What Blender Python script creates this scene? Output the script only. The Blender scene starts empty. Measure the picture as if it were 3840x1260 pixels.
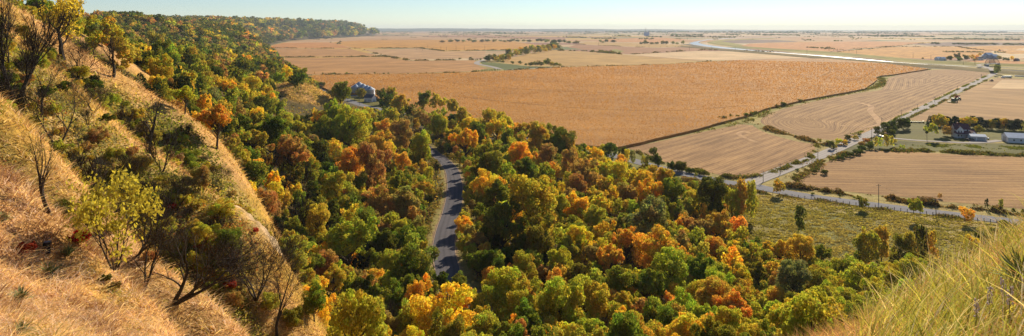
import bpy, math, random
import numpy as np
from mathutils import Vector
from mathutils.geometry import tessellate_polygon
random.seed(7); rng = np.random.default_rng(11)
PI = math.pi; R = math.radians
F, CX, YH, HC = 2325.0, 1920.0, 106.0, 75.0
scene = bpy.context.scene; COL = scene.collection

# ------------------------------------------------------------------ camera, light, sky
cd = bpy.data.cameras.new('camera'); cam = bpy.data.objects.new('camera', cd); COL.objects.link(cam)
cam.location = (0, 0, HC); cam.rotation_euler = (PI/2, 0, 0)
cd.sensor_width = 36.0; cd.lens = 36.0*F/3840; cd.shift_y = -(630-YH)/3840
cd.clip_start = 0.2; cd.clip_end = 90000; scene.camera = cam
AZ, EL = R(31), R(27)
sun_dir = Vector((math.sin(AZ)*math.cos(EL), math.cos(AZ)*math.cos(EL), math.sin(EL)))
sd = bpy.data.lights.new('sun', 'SUN'); sd.energy = 5.0; sd.angle = R(0.5); sd.color = (1.0, 0.88, 0.69)
so = bpy.data.objects.new('sun', sd); COL.objects.link(so); so.rotation_euler = sun_dir.to_track_quat('Z', 'Y').to_euler(); so.location = (50, 80, 150)
w = bpy.data.worlds.new('World'); scene.world = w; w.use_nodes = True
nt = w.node_tree; bg = nt.nodes['Background']; sky = nt.nodes.new('ShaderNodeTexSky')
sky.sky_type = 'NISHITA'; sky.sun_disc = False; sky.sun_elevation = EL; sky.sun_rotation = AZ
sky.altitude = 300; sky.air_density = 0.9; sky.dust_density = 0.05; sky.ozone_density = 3.8
nt.links.new(sky.outputs[0], bg.inputs[0]); bg.inputs[1].default_value = 0.068
scene.view_settings.view_transform = 'Standard'; scene.view_settings.look = 'None'
scene.view_settings.exposure = 0.66; scene.view_settings.gamma = 1
scene.render.engine = 'CYCLES'
try:
    scene.cycles.max_bounces = 6; scene.cycles.volume_bounces = 0; scene.cycles.transparent_max_bounces = 8
    scene.cycles.use_denoising = True
except Exception: pass

# ------------------------------------------------------------------ pixel (3840x1260 photo) -> place
def gp(px, py, z=0.0):
    Y = F*(HC-z)/(py-YH); return ((px-CX)/F*Y, Y)
def pw(px, py, Y): return ((px-CX)/F*Y, Y, HC-(py-YH)/F*Y)
def proj(x, y, z): return (CX+F*x/y, YH+F*(HC-z)/y)

# ------------------------------------------------------------------ noise
def _hash(ix, iy, s):
    n = (ix.astype(np.int64)*374761393 + iy.astype(np.int64)*668265263 + s*1442695041) & 0x7fffffff
    n = ((n ^ (n >> 13))*1274126177) & 0x7fffffff
    return ((n ^ (n >> 16)) & 0xffff)/65535.0
def vnoise(x, y, s=0):
    x = np.asarray(x, float); y = np.asarray(y, float)
    ix = np.floor(x); iy = np.floor(y); fx = x-ix; fy = y-iy
    fx = fx*fx*(3-2*fx); fy = fy*fy*(3-2*fy)
    a = _hash(ix, iy, s); b = _hash(ix+1, iy, s); c = _hash(ix, iy+1, s); d = _hash(ix+1, iy+1, s)
    return (a*(1-fx)+b*fx)*(1-fy)+(c*(1-fx)+d*fx)*fy
def fbm(x, y, s=0, o=4):
    t = 0; a = .5; n = 0
    for k in range(o):
        t = t+a*vnoise(np.asarray(x)*2**k+k*17.3, np.asarray(y)*2**k-k*9.1, s+k); n += a; a *= .5
    return t/n
def sstep(a, b, x):
    t = np.clip((x-a)/(b-a), 0, 1); return t*t*(3-2*t)
def pl_dist(x, y, P):
    x = np.asarray(x, float); y = np.asarray(y, float); best = np.full(x.shape, 1e18); bt = np.zeros(x.shape)
    for i in range(len(P)-1):
        ax, ay = P[i][:2]; bx, by = P[i+1][:2]; dx, dy = bx-ax, by-ay; L = dx*dx+dy*dy+1e-9
        t = np.clip(((x-ax)*dx+(y-ay)*dy)/L, 0, 1)
        d = (x-ax-t*dx)**2+(y-ay-t*dy)**2
        m = d < best; best = np.where(m, d, best); bt = np.where(m, i+t, bt)
    return np.sqrt(best), bt
def inpoly(x, y, P):
    x = np.asarray(x, float); y = np.asarray(y, float); r = np.zeros(x.shape, bool)
    j = len(P)-1
    for i in range(len(P)):
        xi, yi = P[i][:2]; xj, yj = P[j][:2]
        c = ((yi > y) != (yj > y)) & (x < (xj-xi)*(y-yi)/((yj-yi) if yj != yi else 1e-9)+xi)
        r ^= c; j = i
    return r

# ------------------------------------------------------------------ terrain controls
SP1 = [(-200,560,33),(0,690,30),(150,800,29),(300,900,27.5),(420,1010,26),(560,1130,25),(680,1250,23.5)]
SP2 = [(0,380,48),(60,440,47),(180,560,46),(300,670,44),(420,790,42),(520,910,40.5),(640,1010,39),(760,1090,38),(860,1180,37),(950,1270,36)]
SP3 = [(0,104,85),(100,184,84),(210,278,82),(300,348,81),(380,420,80),(480,503,80),(545,548,80),(680,640,80),(800,740,78),(930,825,76),(1040,905,73),(1120,1030,66),(1170,1200,59)]
SP4 = [(100,30,115),(230,118,117),(323,200,118),(427,265,120),(530,335,122),(600,378,124),(680,424,125),(780,508,126),(860,575,125),(910,650,123),(960,740,120)]
SP5 = [(300,110,158),(420,196,160),(560,288,163)]
C = []
for s in (SP1, SP2, SP3, SP4, SP5):
    for p in s: C.append(pw(*p))
# the bank at the right and under the camera
for p in [(3840,905,10),(3600,1050,9),(3400,1195,8),(3200,1340,7),(3840,1330,5),(4200,690,12)]: C.append(pw(*p))
C += [(0,2.5,73.1),(-3,2,73.2),(3,2,73.4),(0,5,71.7),(2,8.5,70.2),(-6,4,72.4),(0,11,67.5),(6,14,67),(14,16,68),(20,10,74),(20,22,64),(8,20,61.5),(0,20,60.5),(-8,11,66.5),
      (-6,20,60),(-14,12,68.5),(-30,8,74),(-60,0,80),(-60,38,77),(-45,22,75),(-40,34,71.6)]
C += [(0,35,49),(10,35,49.5),(25,35,51),(-8,32,51),(-10,45,43.5),(10,60,36),(0,60,36),(15,90,24),(-2,90,23),(20,120,16),(0,120,16.5),(30,150,11),(0,150,13),(5,180,12),(40,180,8),(60,200,4),(10,215,10),(30,230,7),(10,280,7),
      (-5,330,5.5),(45,300,3),(-15,400,5),(-50,480,3),
      (28,60,40),(60,60,48),(50,45,52),(40,80,30),(60,100,19),(80,140,8),(95,170,3),(120,150,12),(150,160,16),(100,100,30),(200,180,20)]
# the surfaces between the crests
C += [pw(0,1260,15.5),pw(300,1260,18),pw(200,1000,23),pw(450,1180,21.5)]
for px, Y, z in [(0,38,63.5),(300,33,60.8),(560,30,57.6),(760,30,53.5),(900,28,51.5),
                 (-150,62,72),(0,62,66.8),(200,60,60.6),(400,58,55.6),(600,55,50.8),(800,50,47.8),(950,45,45.5),
                 (-100,100,78),(0,100,73.5),(200,100,65.8),(400,100,58.5),(600,100,51.5),(800,100,44.5),(960,98,38),(1100,88,33),(1250,75,29),
                 (100,140,77),(300,142,66),(500,145,57),(700,150,46),(900,152,32),(1050,140,23),(1200,115,22)]:
    C.append(((px-CX)/F*Y, Y, z))
C += [(-100,90,85),(-112,130,82),(-135,180,72),(-150,230,66),(-170,330,56),(-115,220,46),(-170,300,52),(-100,240,33),(-67,170,26),(-55,155,20),(-45,190,13),(-31,100,24),(-22,110,19.5),(-18,80,27),(-30,130,17),
      (-60,250,13),(-99,300,14),(-90,360,12),(-166,420,27),(-120,500,8),(-212,600,24),(-260,620,34),(-316,500,52),(-202,300,62),(-392,600,66),
      (-320,800,25),(-472,900,42),(-482,1150,24),(-534,900,76),(-534,1000,76),(-644,1400,60),(-640,1100,73),(-760,1500,75),(-1000,1500,73),(-882,2500,77),(-920,2000,70),(-1300,2400,86),
      (-1150,3300,70),(-1350,3400,84),(-1230,4500,72),(-1500,4500,82),(-1290,5600,55),(-1500,5700,70),(-1900,6500,70),(-600,600,60),(-2500,2500,90),(-2500,5000,90),(-400,300,64),(-300,150,86),(-150,40,88),(-60,-40,84),(60,-40,80),(60,20,66),(200,40,66),(400,100,40),
      (-950,1150,68),(-800,900,68),(-650,800,66),(-420,760,45)]
C = np.array(C)
def uv_(x, y):
    r = np.maximum(np.hypot(x, y), 2.5); return 1.6*np.arctan2(x, np.maximum(y, -0.2*np.abs(x)-.1)+1e-6), np.log(r)
cu, cv = uv_(C[:,0], C[:,1]); n = len(C)
def _k(d2): return 0.5*d2*np.log(d2+1e-12)
K = _k((cu[:,None]-cu[None])**2+(cv[:,None]-cv[None])**2)+np.eye(n)*2e-3
Pm = np.stack([np.ones(n), cu, cv], 1)
Amat = np.zeros((n+3, n+3)); Amat[:n,:n] = K; Amat[:n,n:] = Pm; Amat[n:,:n] = Pm.T
Wt = np.linalg.solve(Amat, np.concatenate([C[:,2], np.zeros(3)]))

FOOT = [(3000,-300),(1200,60),(420,190),(260,232)]+[gp(*p) for p in [(3980,880),(3840,905),(3700,965),(3500,1015),(3250,1035),(3050,1010),(2880,950),(2790,900),(2765,800),(2740,735),(2600,695),(2450,655),(2250,602),(2000,540),(1760,475),(1560,435),(1420,412),(1300,392),(1200,345),(1165,318),(1120,285),(1060,232),(1005,193),(960,181),(1000,174),(1075,158),(1100,153),(1180,147),(1300,141),(1420,133)]]+[(-1500,7200),(-2200,8000)]
HILL = FOOT+[(-30000,9000),(-30000,-2000),(3000,-2000)]
ROADV = [pw(1632,578,345),pw(1652,592,325),pw(1690,632,288),pw(1704,680,258),pw(1704,735,232),pw(1692,800,208),pw(1674,860,188),pw(1664,930,170),pw(1676,1000,155),pw(1704,1075,142)]
ROADV = ROADV+[(0,126,15.5),(22,112,17)]
ROADV = [(-62,395,3.2),(-52,368,5)]+ROADV
KNOB = (-146, 432)
CLF = [pw(945,800,76), pw(1085,975,70)]
def smooth_pl(P, m=12):
    P = np.array(P, float); out = []
    for i in range(len(P)-1):
        p0 = P[max(i-1,0)]; p1 = P[i]; p2 = P[i+1]; p3 = P[min(i+2,len(P)-1)]
        for k in range(m):
            t = k/m
            out.append(.5*((2*p1)+(-p0+p2)*t+(2*p0-5*p1+4*p2-p3)*t*t+(-p0+3*p1-3*p2+p3)*t**3))
    out.append(P[-1]); return np.array(out)
ROADS = smooth_pl(ROADV, 6)
def terrain(x, y, detail=True):
    x = np.atleast_1d(np.asarray(x, float)); y = np.atleast_1d(np.asarray(y, float)); sh = x.shape; x = x.ravel(); y = y.ravel()
    z = np.empty(x.shape)
    for a in range(0, len(x), 20000):
        u, v = uv_(x[a:a+20000], y[a:a+20000])
        z[a:a+20000] = _k((u[:,None]-cu[None])**2+(v[:,None]-cv[None])**2)@Wt[:n]+Wt[n]+Wt[n+1]*u+Wt[n+2]*v
    r = np.hypot(x, y)
    z = z+19*np.exp(-(((x-KNOB[0])/26)**2+((y-KNOB[1])/30)**2))
    a1 = np.clip((r-15)/60, 0, 1)
    dcl, _ = pl_dist(x, y, [p[:2] for p in CLF]); z = z+(np.abs(fbm(x/2.2, y/2.2, 15, 3)-.5)*4.5-.6)*sstep(5, 1.5, dcl)
    z = z+(fbm(x/22, y/22, 3, 3)-.5)*3.2*a1*(r < 500)+(fbm(x/5, y/5, 5, 3)-.5)*1.0*np.clip((r-6)/30, .15, 1)*(r < 500)
    rid = 1-np.abs(fbm(x/170, y/170, 9, 4)*2-1)
    z = z+(rid-.80)*40*sstep(320, 900, r)*np.clip(z/60, 0.2, 1)
    d, _ = pl_dist(x, y, FOOT); ins = inpoly(x, y, HILL)
    m = np.where(ins, sstep(0, 1, d/(9+.05*r)), 0)
    z = np.maximum(z, .6)*m
    rd, rt = pl_dist(x, y, ROADS[:, :2])
    rz = np.interp(rt, np.arange(len(ROADS)), ROADS[:, 2])
    k = sstep(12, 5, rd); z = z*(1-k)+(rz-.12)*k
    return z.reshape(sh)
def T1(x, y): return float(terrain([x], [y])[0])

# ------------------------------------------------------------------ object helpers
def tag(o, label=None, cat=None, group=None, kind=None):
    if label: o['label'] = label
    if cat: o['category'] = cat
    if group: o['group'] = group
    if kind: o['kind'] = kind
    return o
def link(o, parent=None):
    COL.objects.link(o)
    if parent: o.parent = parent
    return o
def empty(name, loc=(0,0,0), rz=0):
    o = bpy.data.objects.new(name, None); COL.objects.link(o); o.location = loc; o.rotation_euler = (0,0,rz); o.empty_display_size = .3; return o
def npmesh(name, V, Fq, mat, col=None, smooth=False, uv=None):
    V = np.asarray(V, np.float32); Fq = np.asarray(Fq, np.int32); k = Fq.shape[1]; m = bpy.data.meshes.new(name)
    m.vertices.add(len(V)); m.vertices.foreach_set('co', V.ravel())
    m.loops.add(Fq.size); m.loops.foreach_set('vertex_index', Fq.ravel())
    m.polygons.add(len(Fq)); m.polygons.foreach_set('loop_start', np.arange(0, Fq.size, k, dtype=np.int32))
    m.polygons.foreach_set('loop_total', np.full(len(Fq), k, np.int32))
    if smooth: m.polygons.foreach_set('use_smooth', np.ones(len(Fq), bool))
    m.update(calc_edges=True)
    if col is not None:
        a = m.color_attributes.new('Col', 'FLOAT_COLOR', 'POINT')
        c = np.ones((len(V), 4), np.float32); c[:, :3] = col; a.data.foreach_set('color', c.ravel())
    if uv is not None:
        l = m.uv_layers.new(name='UVMap'); l.data.foreach_set('uv', np.asarray(uv, np.float32)[Fq.ravel()].ravel())
    m.materials.append(mat); return m
def nobj(name, mesh, parent=None, **k):
    return tag(link(bpy.data.objects.new(name, mesh), parent), **k)
class MB:
    def __init__(s): s.v = []; s.f = []
    def add(s, v, f):
        b = len(s.v); s.v += [tuple(p) for p in v]; s.f += [tuple(i+b for i in q) for q in f]; return s
    def box(s, x0, y0, z0, x1, y1, z1):
        return s.add([(x0,y0,z0),(x1,y0,z0),(x1,y1,z0),(x0,y1,z0),(x0,y0,z1),(x1,y0,z1),(x1,y1,z1),(x0,y1,z1)],
                     [(0,3,2,1),(4,5,6,7),(0,1,5,4),(1,2,6,5),(2,3,7,6),(3,0,4,7)])
    def gable(s, x0, y0, x1, y1, z0, ze, zr, axis='x'):   # walls with gable ends
        if axis == 'x':
            ym = (y0+y1)/2
            return s.add([(x0,y0,z0),(x1,y0,z0),(x1,y1,z0),(x0,y1,z0),(x0,y0,ze),(x1,y0,ze),(x1,y1,ze),(x0,y1,ze),(x0,ym,zr),(x1,ym,zr)],
                         [(0,1,5,4),(2,3,7,6),(1,2,6,9,5),(3,0,4,8,7),(0,3,2,1)])
        xm = (x0+x1)/2
        return s.add([(x0,y0,z0),(x1,y0,z0),(x1,y1,z0),(x0,y1,z0),(x0,y0,ze),(x1,y0,ze),(x1,y1,ze),(x0,y1,ze),(xm,y0,zr),(xm,y1,zr)],
                     [(3,0,4,7),(1,2,6,5),(0,1,5,8,4),(2,3,7,9,6),(0,3,2,1)])
    def roof(s, x0, y0, x1, y1, ze, zr, axis='x', o=.4, t=.15):
        if axis == 'x':
            ym = (y0+y1)/2; k = (zr-ze)/(ym-y0); e = ze-o*k
            P = [(x0-o,y0-o,e),(x1+o,y0-o,e),(x1+o,ym,zr),(x0-o,ym,zr),(x1+o,y1+o,e),(x0-o,y1+o,e)]
        else:
            xm = (x0+x1)/2; k = (zr-ze)/(xm-x0); e = ze-o*k
            P = [(x0-o,y1+o,e),(x0-o,y0-o,e),(xm,y0-o,zr),(xm,y1+o,zr),(x1+o,y0-o,e),(x1+o,y1+o,e)]
        Q = [(p[0],p[1],p[2]+t) for p in P]
        P = [(p[0],p[1],p[2]+.02) for p in P]
        fs = [(0,1,2,3),(3,2,4,5)]
        f = [tuple(i+6 for i in q) for q in fs]+[tuple(reversed(q)) for q in fs]
        for a, b in ((0,1),(1,2),(2,4),(4,5),(5,3),(3,0)): f.append((a,b,b+6,a+6))
        return s.add(P+Q, f)
    def cyl(s, x, y, z0, z1, r0, r1=None, n=16, cap=True):
        r1 = r0 if r1 is None else r1
        v = [(x+r0*math.cos(2*PI*i/n), y+r0*math.sin(2*PI*i/n), z0) for i in range(n)]+[(x+r1*math.cos(2*PI*i/n), y+r1*math.sin(2*PI*i/n), z1) for i in range(n)]
        f = [(i,(i+1)%n,(i+1)%n+n,i+n) for i in range(n)]
        if cap: f += [tuple(range(n,2*n)), tuple(reversed(range(n)))]
        return s.add(v, f)
    def wheel(s, x, y, z, r, w_, n=14, ax='y'):
        v = []
        for sgn in (-1, 1):
            for rr in (r*.82, r):
                for i in range(n):
                    a = 2*PI*i/n; o = sgn*(w_/2 if rr < r else w_/2*.8)
                    v.append((x+rr*math.cos(a), y+o, z+rr*math.sin(a)) if ax == 'y' else (x+o, y+rr*math.cos(a), z+rr*math.sin(a)))
        f = []
        for i in range(n):
            j = (i+1) % n
            f += [(i,j,j+n,i+n),(i+n,j+n,j+3*n,i+3*n),(i+3*n,j+3*n,j+2*n,i+2*n)]
        f += [tuple(range(n)), tuple(range(2*n,3*n))]
        return s.add(v, f)
    def tube(s, pts, rad, n=5):
        pts = [Vector(p) for p in pts]; m = len(pts)
        if not hasattr(rad, '__len__'): rad = [rad]*m
        base = len(s.v); up = Vector((.3,.2,.9)).normalized()
        for i, p in enumerate(pts):
            t = (pts[min(i+1,m-1)]-pts[max(i-1,0)]); t = t.normalized() if t.length > 1e-9 else Vector((0,0,1))
            a = t.cross(up);
            if a.length < .05: a = t.cross(Vector((1,0,0)))
            a.normalize(); b = t.cross(a)
            for k in range(n):
                an = 2*PI*k/n; s.v.append(tuple(p+(a*math.cos(an)+b*math.sin(an))*rad[i]))
        for i in range(m-1):
            for k in range(n):
                k2 = (k+1) % n; s.f.append((base+i*n+k, base+i*n+k2, base+(i+1)*n+k2, base+(i+1)*n+k))
        if n > 2:
            s.f.append(tuple(base+(m-1)*n+k for k in range(n))); s.f.append(tuple(base+n-1-k for k in range(n)))
        return s
    def mesh(s, name, mat, smooth=False):
        m = bpy.data.meshes.new(name); m.from_pydata(s.v, [], s.f); m.materials.append(mat)
        if smooth: m.polygons.foreach_set('use_smooth', [True]*len(m.polygons))
        m.update(); return m
    def build(s, name, mat, parent=None, smooth=False, **k):
        return nobj(name, s.mesh(name, mat, smooth), parent, **k)

# ------------------------------------------------------------------ materials
class NT:
    def __init__(s, name):
        s.m = bpy.data.materials.new(name); s.m.use_nodes = True; s.t = s.m.node_tree; s.n = s.t.nodes; s.n.clear()
        s.out = s.n.new('ShaderNodeOutputMaterial')
    def __call__(s, typ, ins=None, **kw):
        nd = s.n.new('ShaderNode'+typ)
        for k, v in kw.items(): setattr(nd, k, v)
        for k, v in (ins or {}).items():
            i = nd.inputs[k]
            if isinstance(v, bpy.types.NodeSocket): s.t.links.new(v, i)
            else: i.default_value = v
        return nd
    def ramp(s, fac, stops):
        r = s.n.new('ShaderNodeValToRGB'); s.t.links.new(fac, r.inputs[0]); e = r.color_ramp.elements
        while len(e) > len(stops): e.remove(e[-1])
        while len(e) < len(stops): e.new(.5)
        for el, (p, c) in zip(e, stops): el.position = p; el.color = (*c, 1) if len(c) == 3 else c
        return r.outputs[0]
    def mix(s, fac, a, b, mode='MIX'):
        x = s.n.new('ShaderNodeMix'); x.data_type = 'RGBA'; x.blend_type = mode
        for i, v in ((0, fac), (6, a), (7, b)):
            if isinstance(v, bpy.types.NodeSocket): s.t.links.new(v, x.inputs[i])
            else: x.inputs[i].default_value = v if i == 0 else (*v, 1)
        return x.outputs[2]
    def math(s, op, a, b=0.0):
        return s('Math', {0: a, 1: b}, operation=op).outputs[0]
    def noise(s, vec, scale, detail=4, rough=.55, dist=0):
        return s('TexNoise', {'Vector': vec, 'Scale': scale, 'Detail': detail, 'Roughness': rough, 'Distortion': dist}).outputs[0]
    def done(s, shader): s.t.links.new(shader, s.out.inputs[0]); return s.m
    def pos(s): return s('NewGeometry').outputs['Position']
    def rotated(s, ang, sc=(1,1,1)):
        return s('Mapping', {'Vector': s.pos(), 'Rotation': (0,0,-ang), 'Scale': sc}, vector_type='TEXTURE').outputs[0] if False else s('Mapping', {'Vector': s.pos(), 'Rotation': (0,0,-ang), 'Scale': sc}, vector_type='POINT').outputs[0]
def simple(name, col, rough=.7, metal=0, var=.12, scale=3.0, bump=0, spec=.4):
    t = NT(name); nz = t.noise(t('TexCoord').outputs['Object'], scale, 5)
    c = t.ramp(nz, [(.25, tuple(v*(1-var) for v in col)), (.75, tuple(min(1, v*(1+var)) for v in col))])
    ins = {'Base Color': c, 'Roughness': rough, 'Metallic': metal, 'Specular IOR Level': spec}
    if bump: ins['Normal'] = t('Bump', {'Height': nz, 'Strength': bump, 'Distance': .05}).outputs[0]
    return t.done(t('BsdfPrincipled', ins).outputs[0])
def leafmat(name, tr=.4, rough=.6, coat=.0):
    t = NT(name); a = t('Attribute', attribute_name='Col').outputs['Color']; o = t('ObjectInfo').outputs['Color']
    c = t.mix(1.0, a, o, 'MULTIPLY')
    d = t('BsdfDiffuse', {'Color': c}).outputs[0]
    c2 = t.mix(1.0, c, (1.15, 1.05, .55), 'MULTIPLY')
    s = t('BsdfTranslucent', {'Color': c2}).outputs[0]
    x = t('MixShader', {0: tr, 1: d, 2: s}).outputs[0]
    return t.done(x)
LEAF = leafmat('foliage', .5); BLADE = leafmat('grass_blade', .45)
def barkmat(name, c):
    t = NT(name); p = t('TexCoord').outputs['Object']
    v = t('Mapping', {'Vector': p, 'Scale': (6,6,1.2)}).outputs[0]
    nz = t.noise(v, 2.5, 6, .65)
    col = t.ramp(nz, [(.3, tuple(x*.55 for x in c)), (.7, tuple(x*1.3 for x in c))])
    return t.done(t('BsdfPrincipled', {'Base Color': col, 'Roughness': .9, 'Specular IOR Level': .15, 'Normal': t('Bump', {'Height': nz, 'Strength': .6, 'Distance': .05}).outputs[0]}).outputs[0])
BARK = barkmat('bark', (.085,.062,.045)); BARKD = barkmat('dark_bark', (.055,.04,.03)); BARKL = barkmat('pale_bark', (.2,.155,.11))
def stubble(name, ang, c1, c2, period=9.0, dist=1.5, contrast=.8, fine=True, patch=(.8,1.15), tufts=None):
    t = NT(name); v = t.rotated(ang)
    wv = t('TexWave', {'Vector': v, 'Scale': .314/period, 'Distortion': dist, 'Detail': 3, 'Detail Scale': .35, 'Detail Roughness': .6}, wave_type='BANDS', bands_direction='Y', wave_profile='SIN').outputs['Fac']
    wv2 = t('TexWave', {'Vector': v, 'Scale': .314/(period*.31), 'Distortion': 3, 'Detail': 2, 'Detail Scale': .8}, wave_type='BANDS', bands_direction='Y').outputs['Fac']
    mp = t('Mapping', {'Vector': v, 'Scale': (.03,.35,.3)}).outputs[0]
    streak = t.noise(mp, 1.0, 6, .62)
    grain = t.noise(t.pos(), .6, 7, .78); blot = t.noise(t('Mapping', {'Vector': v, 'Scale': (.012,.05,.1)}).outputs[0], 1, 5, .7)
    big = t.noise(t.pos(), .012, 4, .6)
    f = t.math('ADD', t.math('MULTIPLY', wv, .10*contrast), t.math('MULTIPLY', wv2, .12*contrast))
    f = t.math('ADD', f, t.math('MULTIPLY', streak, .50)); f = t.math('ADD', f, t.math('MULTIPLY', grain, .52))
    col = t.ramp(f, [(.38, tuple(q*k_ for q, k_ in zip(c1, (.84,.78,.66)))), (.80, tuple(q*k_ for q, k_ in zip(c2, (.82,.73,.54))))])
    col = t.mix(1.0, col, t.ramp(blot, [(.36, (.76,.73,.70)), (.62, (1.12,1.12,1.10))]), 'MULTIPLY')
    col = t.mix(1.0, col, t.ramp(big, [(.3, (patch[0],)*3), (.7, (patch[1],)*3)]), 'MULTIPLY')
    return t.done(t('BsdfPrincipled', {'Base Color': col, 'Roughness': .95, 'Specular IOR Level': .1, 'Normal': t('Bump', {'Height': f, 'Strength': .7, 'Distance': .5}).outputs[0]}).outputs[0])

# ================================================================== GROUND
def crest_cov(x, y):
    """how grassy (dry) a place on the bluff is: 1 on the spur crests and the knob, 0 in the woods"""
    r = np.hypot(x, y); c = np.zeros(x.shape)
    for S, wd in ((SP1, 1.5), (SP2, 3.3), (SP3, 4.6), (SP4, 7.2), (SP5, 6)):
        P = [pw(*p) for p in S]; d, _ = pl_dist(x, y, P)
        c = np.maximum(c, sstep(wd*1.5, wd*.5, d))
    c = np.maximum(c, np.where(inpoly(x, y, [pw(*p)[:2] for p in SP1]+[(-9,22),(3,24),(3,0),(-60,0),(-60,30)]), 1, 0))
    c = np.maximum(c, sstep(24, 15, r))
    dk = np.hypot((x-KNOB[0])/24, (y-KNOB[1]+4)/30); c = np.maximum(c, sstep(1.05, .8, dk))
    return c
NA, NR = 560, 720
ang = np.linspace(R(-60), R(60), NA); rad = np.geomspace(1.2, 16500, NR)
AA, RR = np.meshgrid(ang, rad); GX = (RR*np.sin(AA)).ravel(); GY = (RR*np.cos(AA)).ravel()
GZ = terrain(GX, GY)
ii = np.arange(NR-1)[:, None]*NA+np.arange(NA-1)[None]; ii = ii.ravel()
GF = np.stack([ii, ii+1, ii+NA+1, ii+NA], 1)
TAN = np.array((.52,.30,.12)); GOLD = np.array((.50,.30,.06)); OLI = np.array((.20,.175,.05)); FLOOR = np.array((.10,.075,.035)); MEAD = np.array((.36,.29,.10))
c = crest_cov(GX, GY)[:, None]; n1 = fbm(GX/9, GY/9, 21)[:, None]; n2 = fbm(GX/2.2, GY/2.2, 31)[:, None]; n3 = fbm(GX/60, GY/60, 41)[:, None]
slope_g = OLI*(.7+.7*n1)+(np.array((.44,.31,.12))-OLI)*sstep(.45,.62,n2)
fl = FLOOR*(.6+.8*n1)
hills = (GZ > .4)[:, None]
near = (np.hypot(GX, GY) < 150)[:, None]*(GX < 0)[:, None]
base = np.where(near, slope_g, fl)
gold = TAN+(GOLD-TAN)*sstep(.35,.7,n1)
cl = base*(1-c)+gold*c*(.75+.5*n2)
md = MEAD*(.75+.5*n1)+(np.array((.33,.24,.08))-MEAD)*sstep(.5,.7,n2)*.7+(np.array((.12,.15,.03))-MEAD)*sstep(.55,.75,n3)*.6
COLG = np.where(hills, cl, md)
farh = (hills[:, 0] & (GY > 330))[:, None]
COLG = np.where(farh & (c < .3), np.array((.09,.07,.03))*(.7+.6*n1), COLG)
rd, _ = pl_dist(GX, GY, ROADS[:, :2])
v = sstep(8.5, 5.5, rd+2.5*(n2[:, 0]-.5))[:, None]; COLG = COLG*(1-v)+np.array((.26,.22,.07))*(.6+.7*n2)*v
v = sstep(3.9, 3.3, rd+1.2*(n2[:, 0]-.5))[:, None]; COLG = COLG*(1-v)+np.array((.30,.20,.12))*v
dc, _ = pl_dist(GX, GY, [p[:2] for p in CLF])
v = (sstep(4.6, 2.6, dc+3*(n2[:, 0]-.5)))[:, None]; COLG = COLG*(1-v)+np.array((.46,.33,.20))*(.25+1.2*n2)*v
t = NT('hill_and_meadow_grass'); a = t('Attribute', attribute_name='Col').outputs['Color']; P_ = t.pos()
fine = t.noise(P_, 2.2, 7, .7); mid = t.noise(P_, .28, 5, .6)
g = t.mix(1.0, a, t.ramp(fine, [(.28, (.5,.48,.45)), (.72, (1.45,1.42,1.35))]), 'MULTIPLY')
g = t.mix(1.0, g, t.ramp(mid, [(.3, (.72,.74,.7)), (.7, (1.25,1.2,1.2))]), 'MULTIPLY')
rot = t('Mapping', {'Vector': P_, 'Rotation': (0,0,R(-46)), 'Scale': (1/900, 1/420, 1)}).outputs[0]
wob = t('VectorMath', {0: rot, 1: t('TexNoise', {'Vector': P_, 'Scale': .0007, 'Detail': 1}).outputs['Color']}, operation='ADD').outputs[0]
cell = t('TexWhiteNoise', {'Vector': t('VectorMath', {0: t('VectorMath', {0: wob, 1: (1,1,0)}, operation='MULTIPLY').outputs[0]}, operation='FLOOR').outputs[0]}, noise_dimensions='3D').outputs[0]
pt_ = t.ramp(cell, [(0, (.42,.22,.09)), (.25, (.45,.30,.15)), (.45, (.55,.40,.22)), (.6, (.16,.17,.06)), (.72, (.30,.15,.09)), (.85, (.48,.30,.07)), (1, (.55,.45,.3))])
for e in pt_.node.color_ramp.elements: pass
pt_.node.color_ramp.interpolation = 'CONSTANT'
sep = t('SeparateXYZ', {0: P_})
far_ = t.math('MULTIPLY', t.math('GREATER_THAN', sep.outputs[1], 1450), t.math('LESS_THAN', sep.outputs[2], .05))
g = t.mix(far_, g, t.mix(1.0, pt_, t.ramp(t.noise(P_, .01, 4), [(.3, (.8,.8,.8)), (.7, (1.15,1.15,1.15))]), 'MULTIPLY'))
bm = t('Bump', {'Height': t.math('ADD', fine, t.math('MULTIPLY', mid, 3)), 'Strength': .8, 'Distance': .35}).outputs[0]
GM = t.done(t('BsdfPrincipled', {'Base Color': g, 'Roughness': .95, 'Specular IOR Level': .08, 'Normal': bm}).outputs[0])
nobj('ground', npmesh('ground', np.stack([GX, GY, GZ], 1), GF, GM, COLG, smooth=True), kind='structure')
PLAINM = GM
# ================================================================== FIELDS
tA = gp(3198, 532); tB = gp(3448, 415); ANG = math.atan2(tB[1]-tA[1], tB[0]-tA[0])       # the gravel road's direction
def polymesh(name, px, z, mat, world=False, sides=0, jitter=0):
    P = [(p if world else gp(*p)) for p in px]
    if jitter:
        Q = []
        for i in range(len(P)):
            a = np.array(P[i]); b = np.array(P[(i+1) % len(P)]); L = np.hypot(*(b-a)); k = max(1, min(60, int(L/8)))
            for j in range(k):
                p = a+(b-a)*j/k
                if j: p = p+np.array([random.uniform(-1,1), random.uniform(-1,1)])*jitter
                Q.append(tuple(p))
        P = Q
    v = [(p[0], p[1], z) for p in P]; tri = tessellate_polygon([[Vector(q) for q in v]]); f = []
    for a in tri:
        A, B, C_ = (Vector(v[i]) for i in a)
        f.append(tuple(a) if (B-A).cross(C_-A).z > 0 else tuple(reversed(a)))
    if sides:
        n_ = len(v); v += [(p[0], p[1], .01) for p in P]
        f += [(i, (i+1) % n_, (i+1) % n_+n_, i+n_) for i in range(n_)]
    m = bpy.data.meshes.new(name); m.from_pydata(v, [], f); m.materials.append(mat); m.update(); return m
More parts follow.
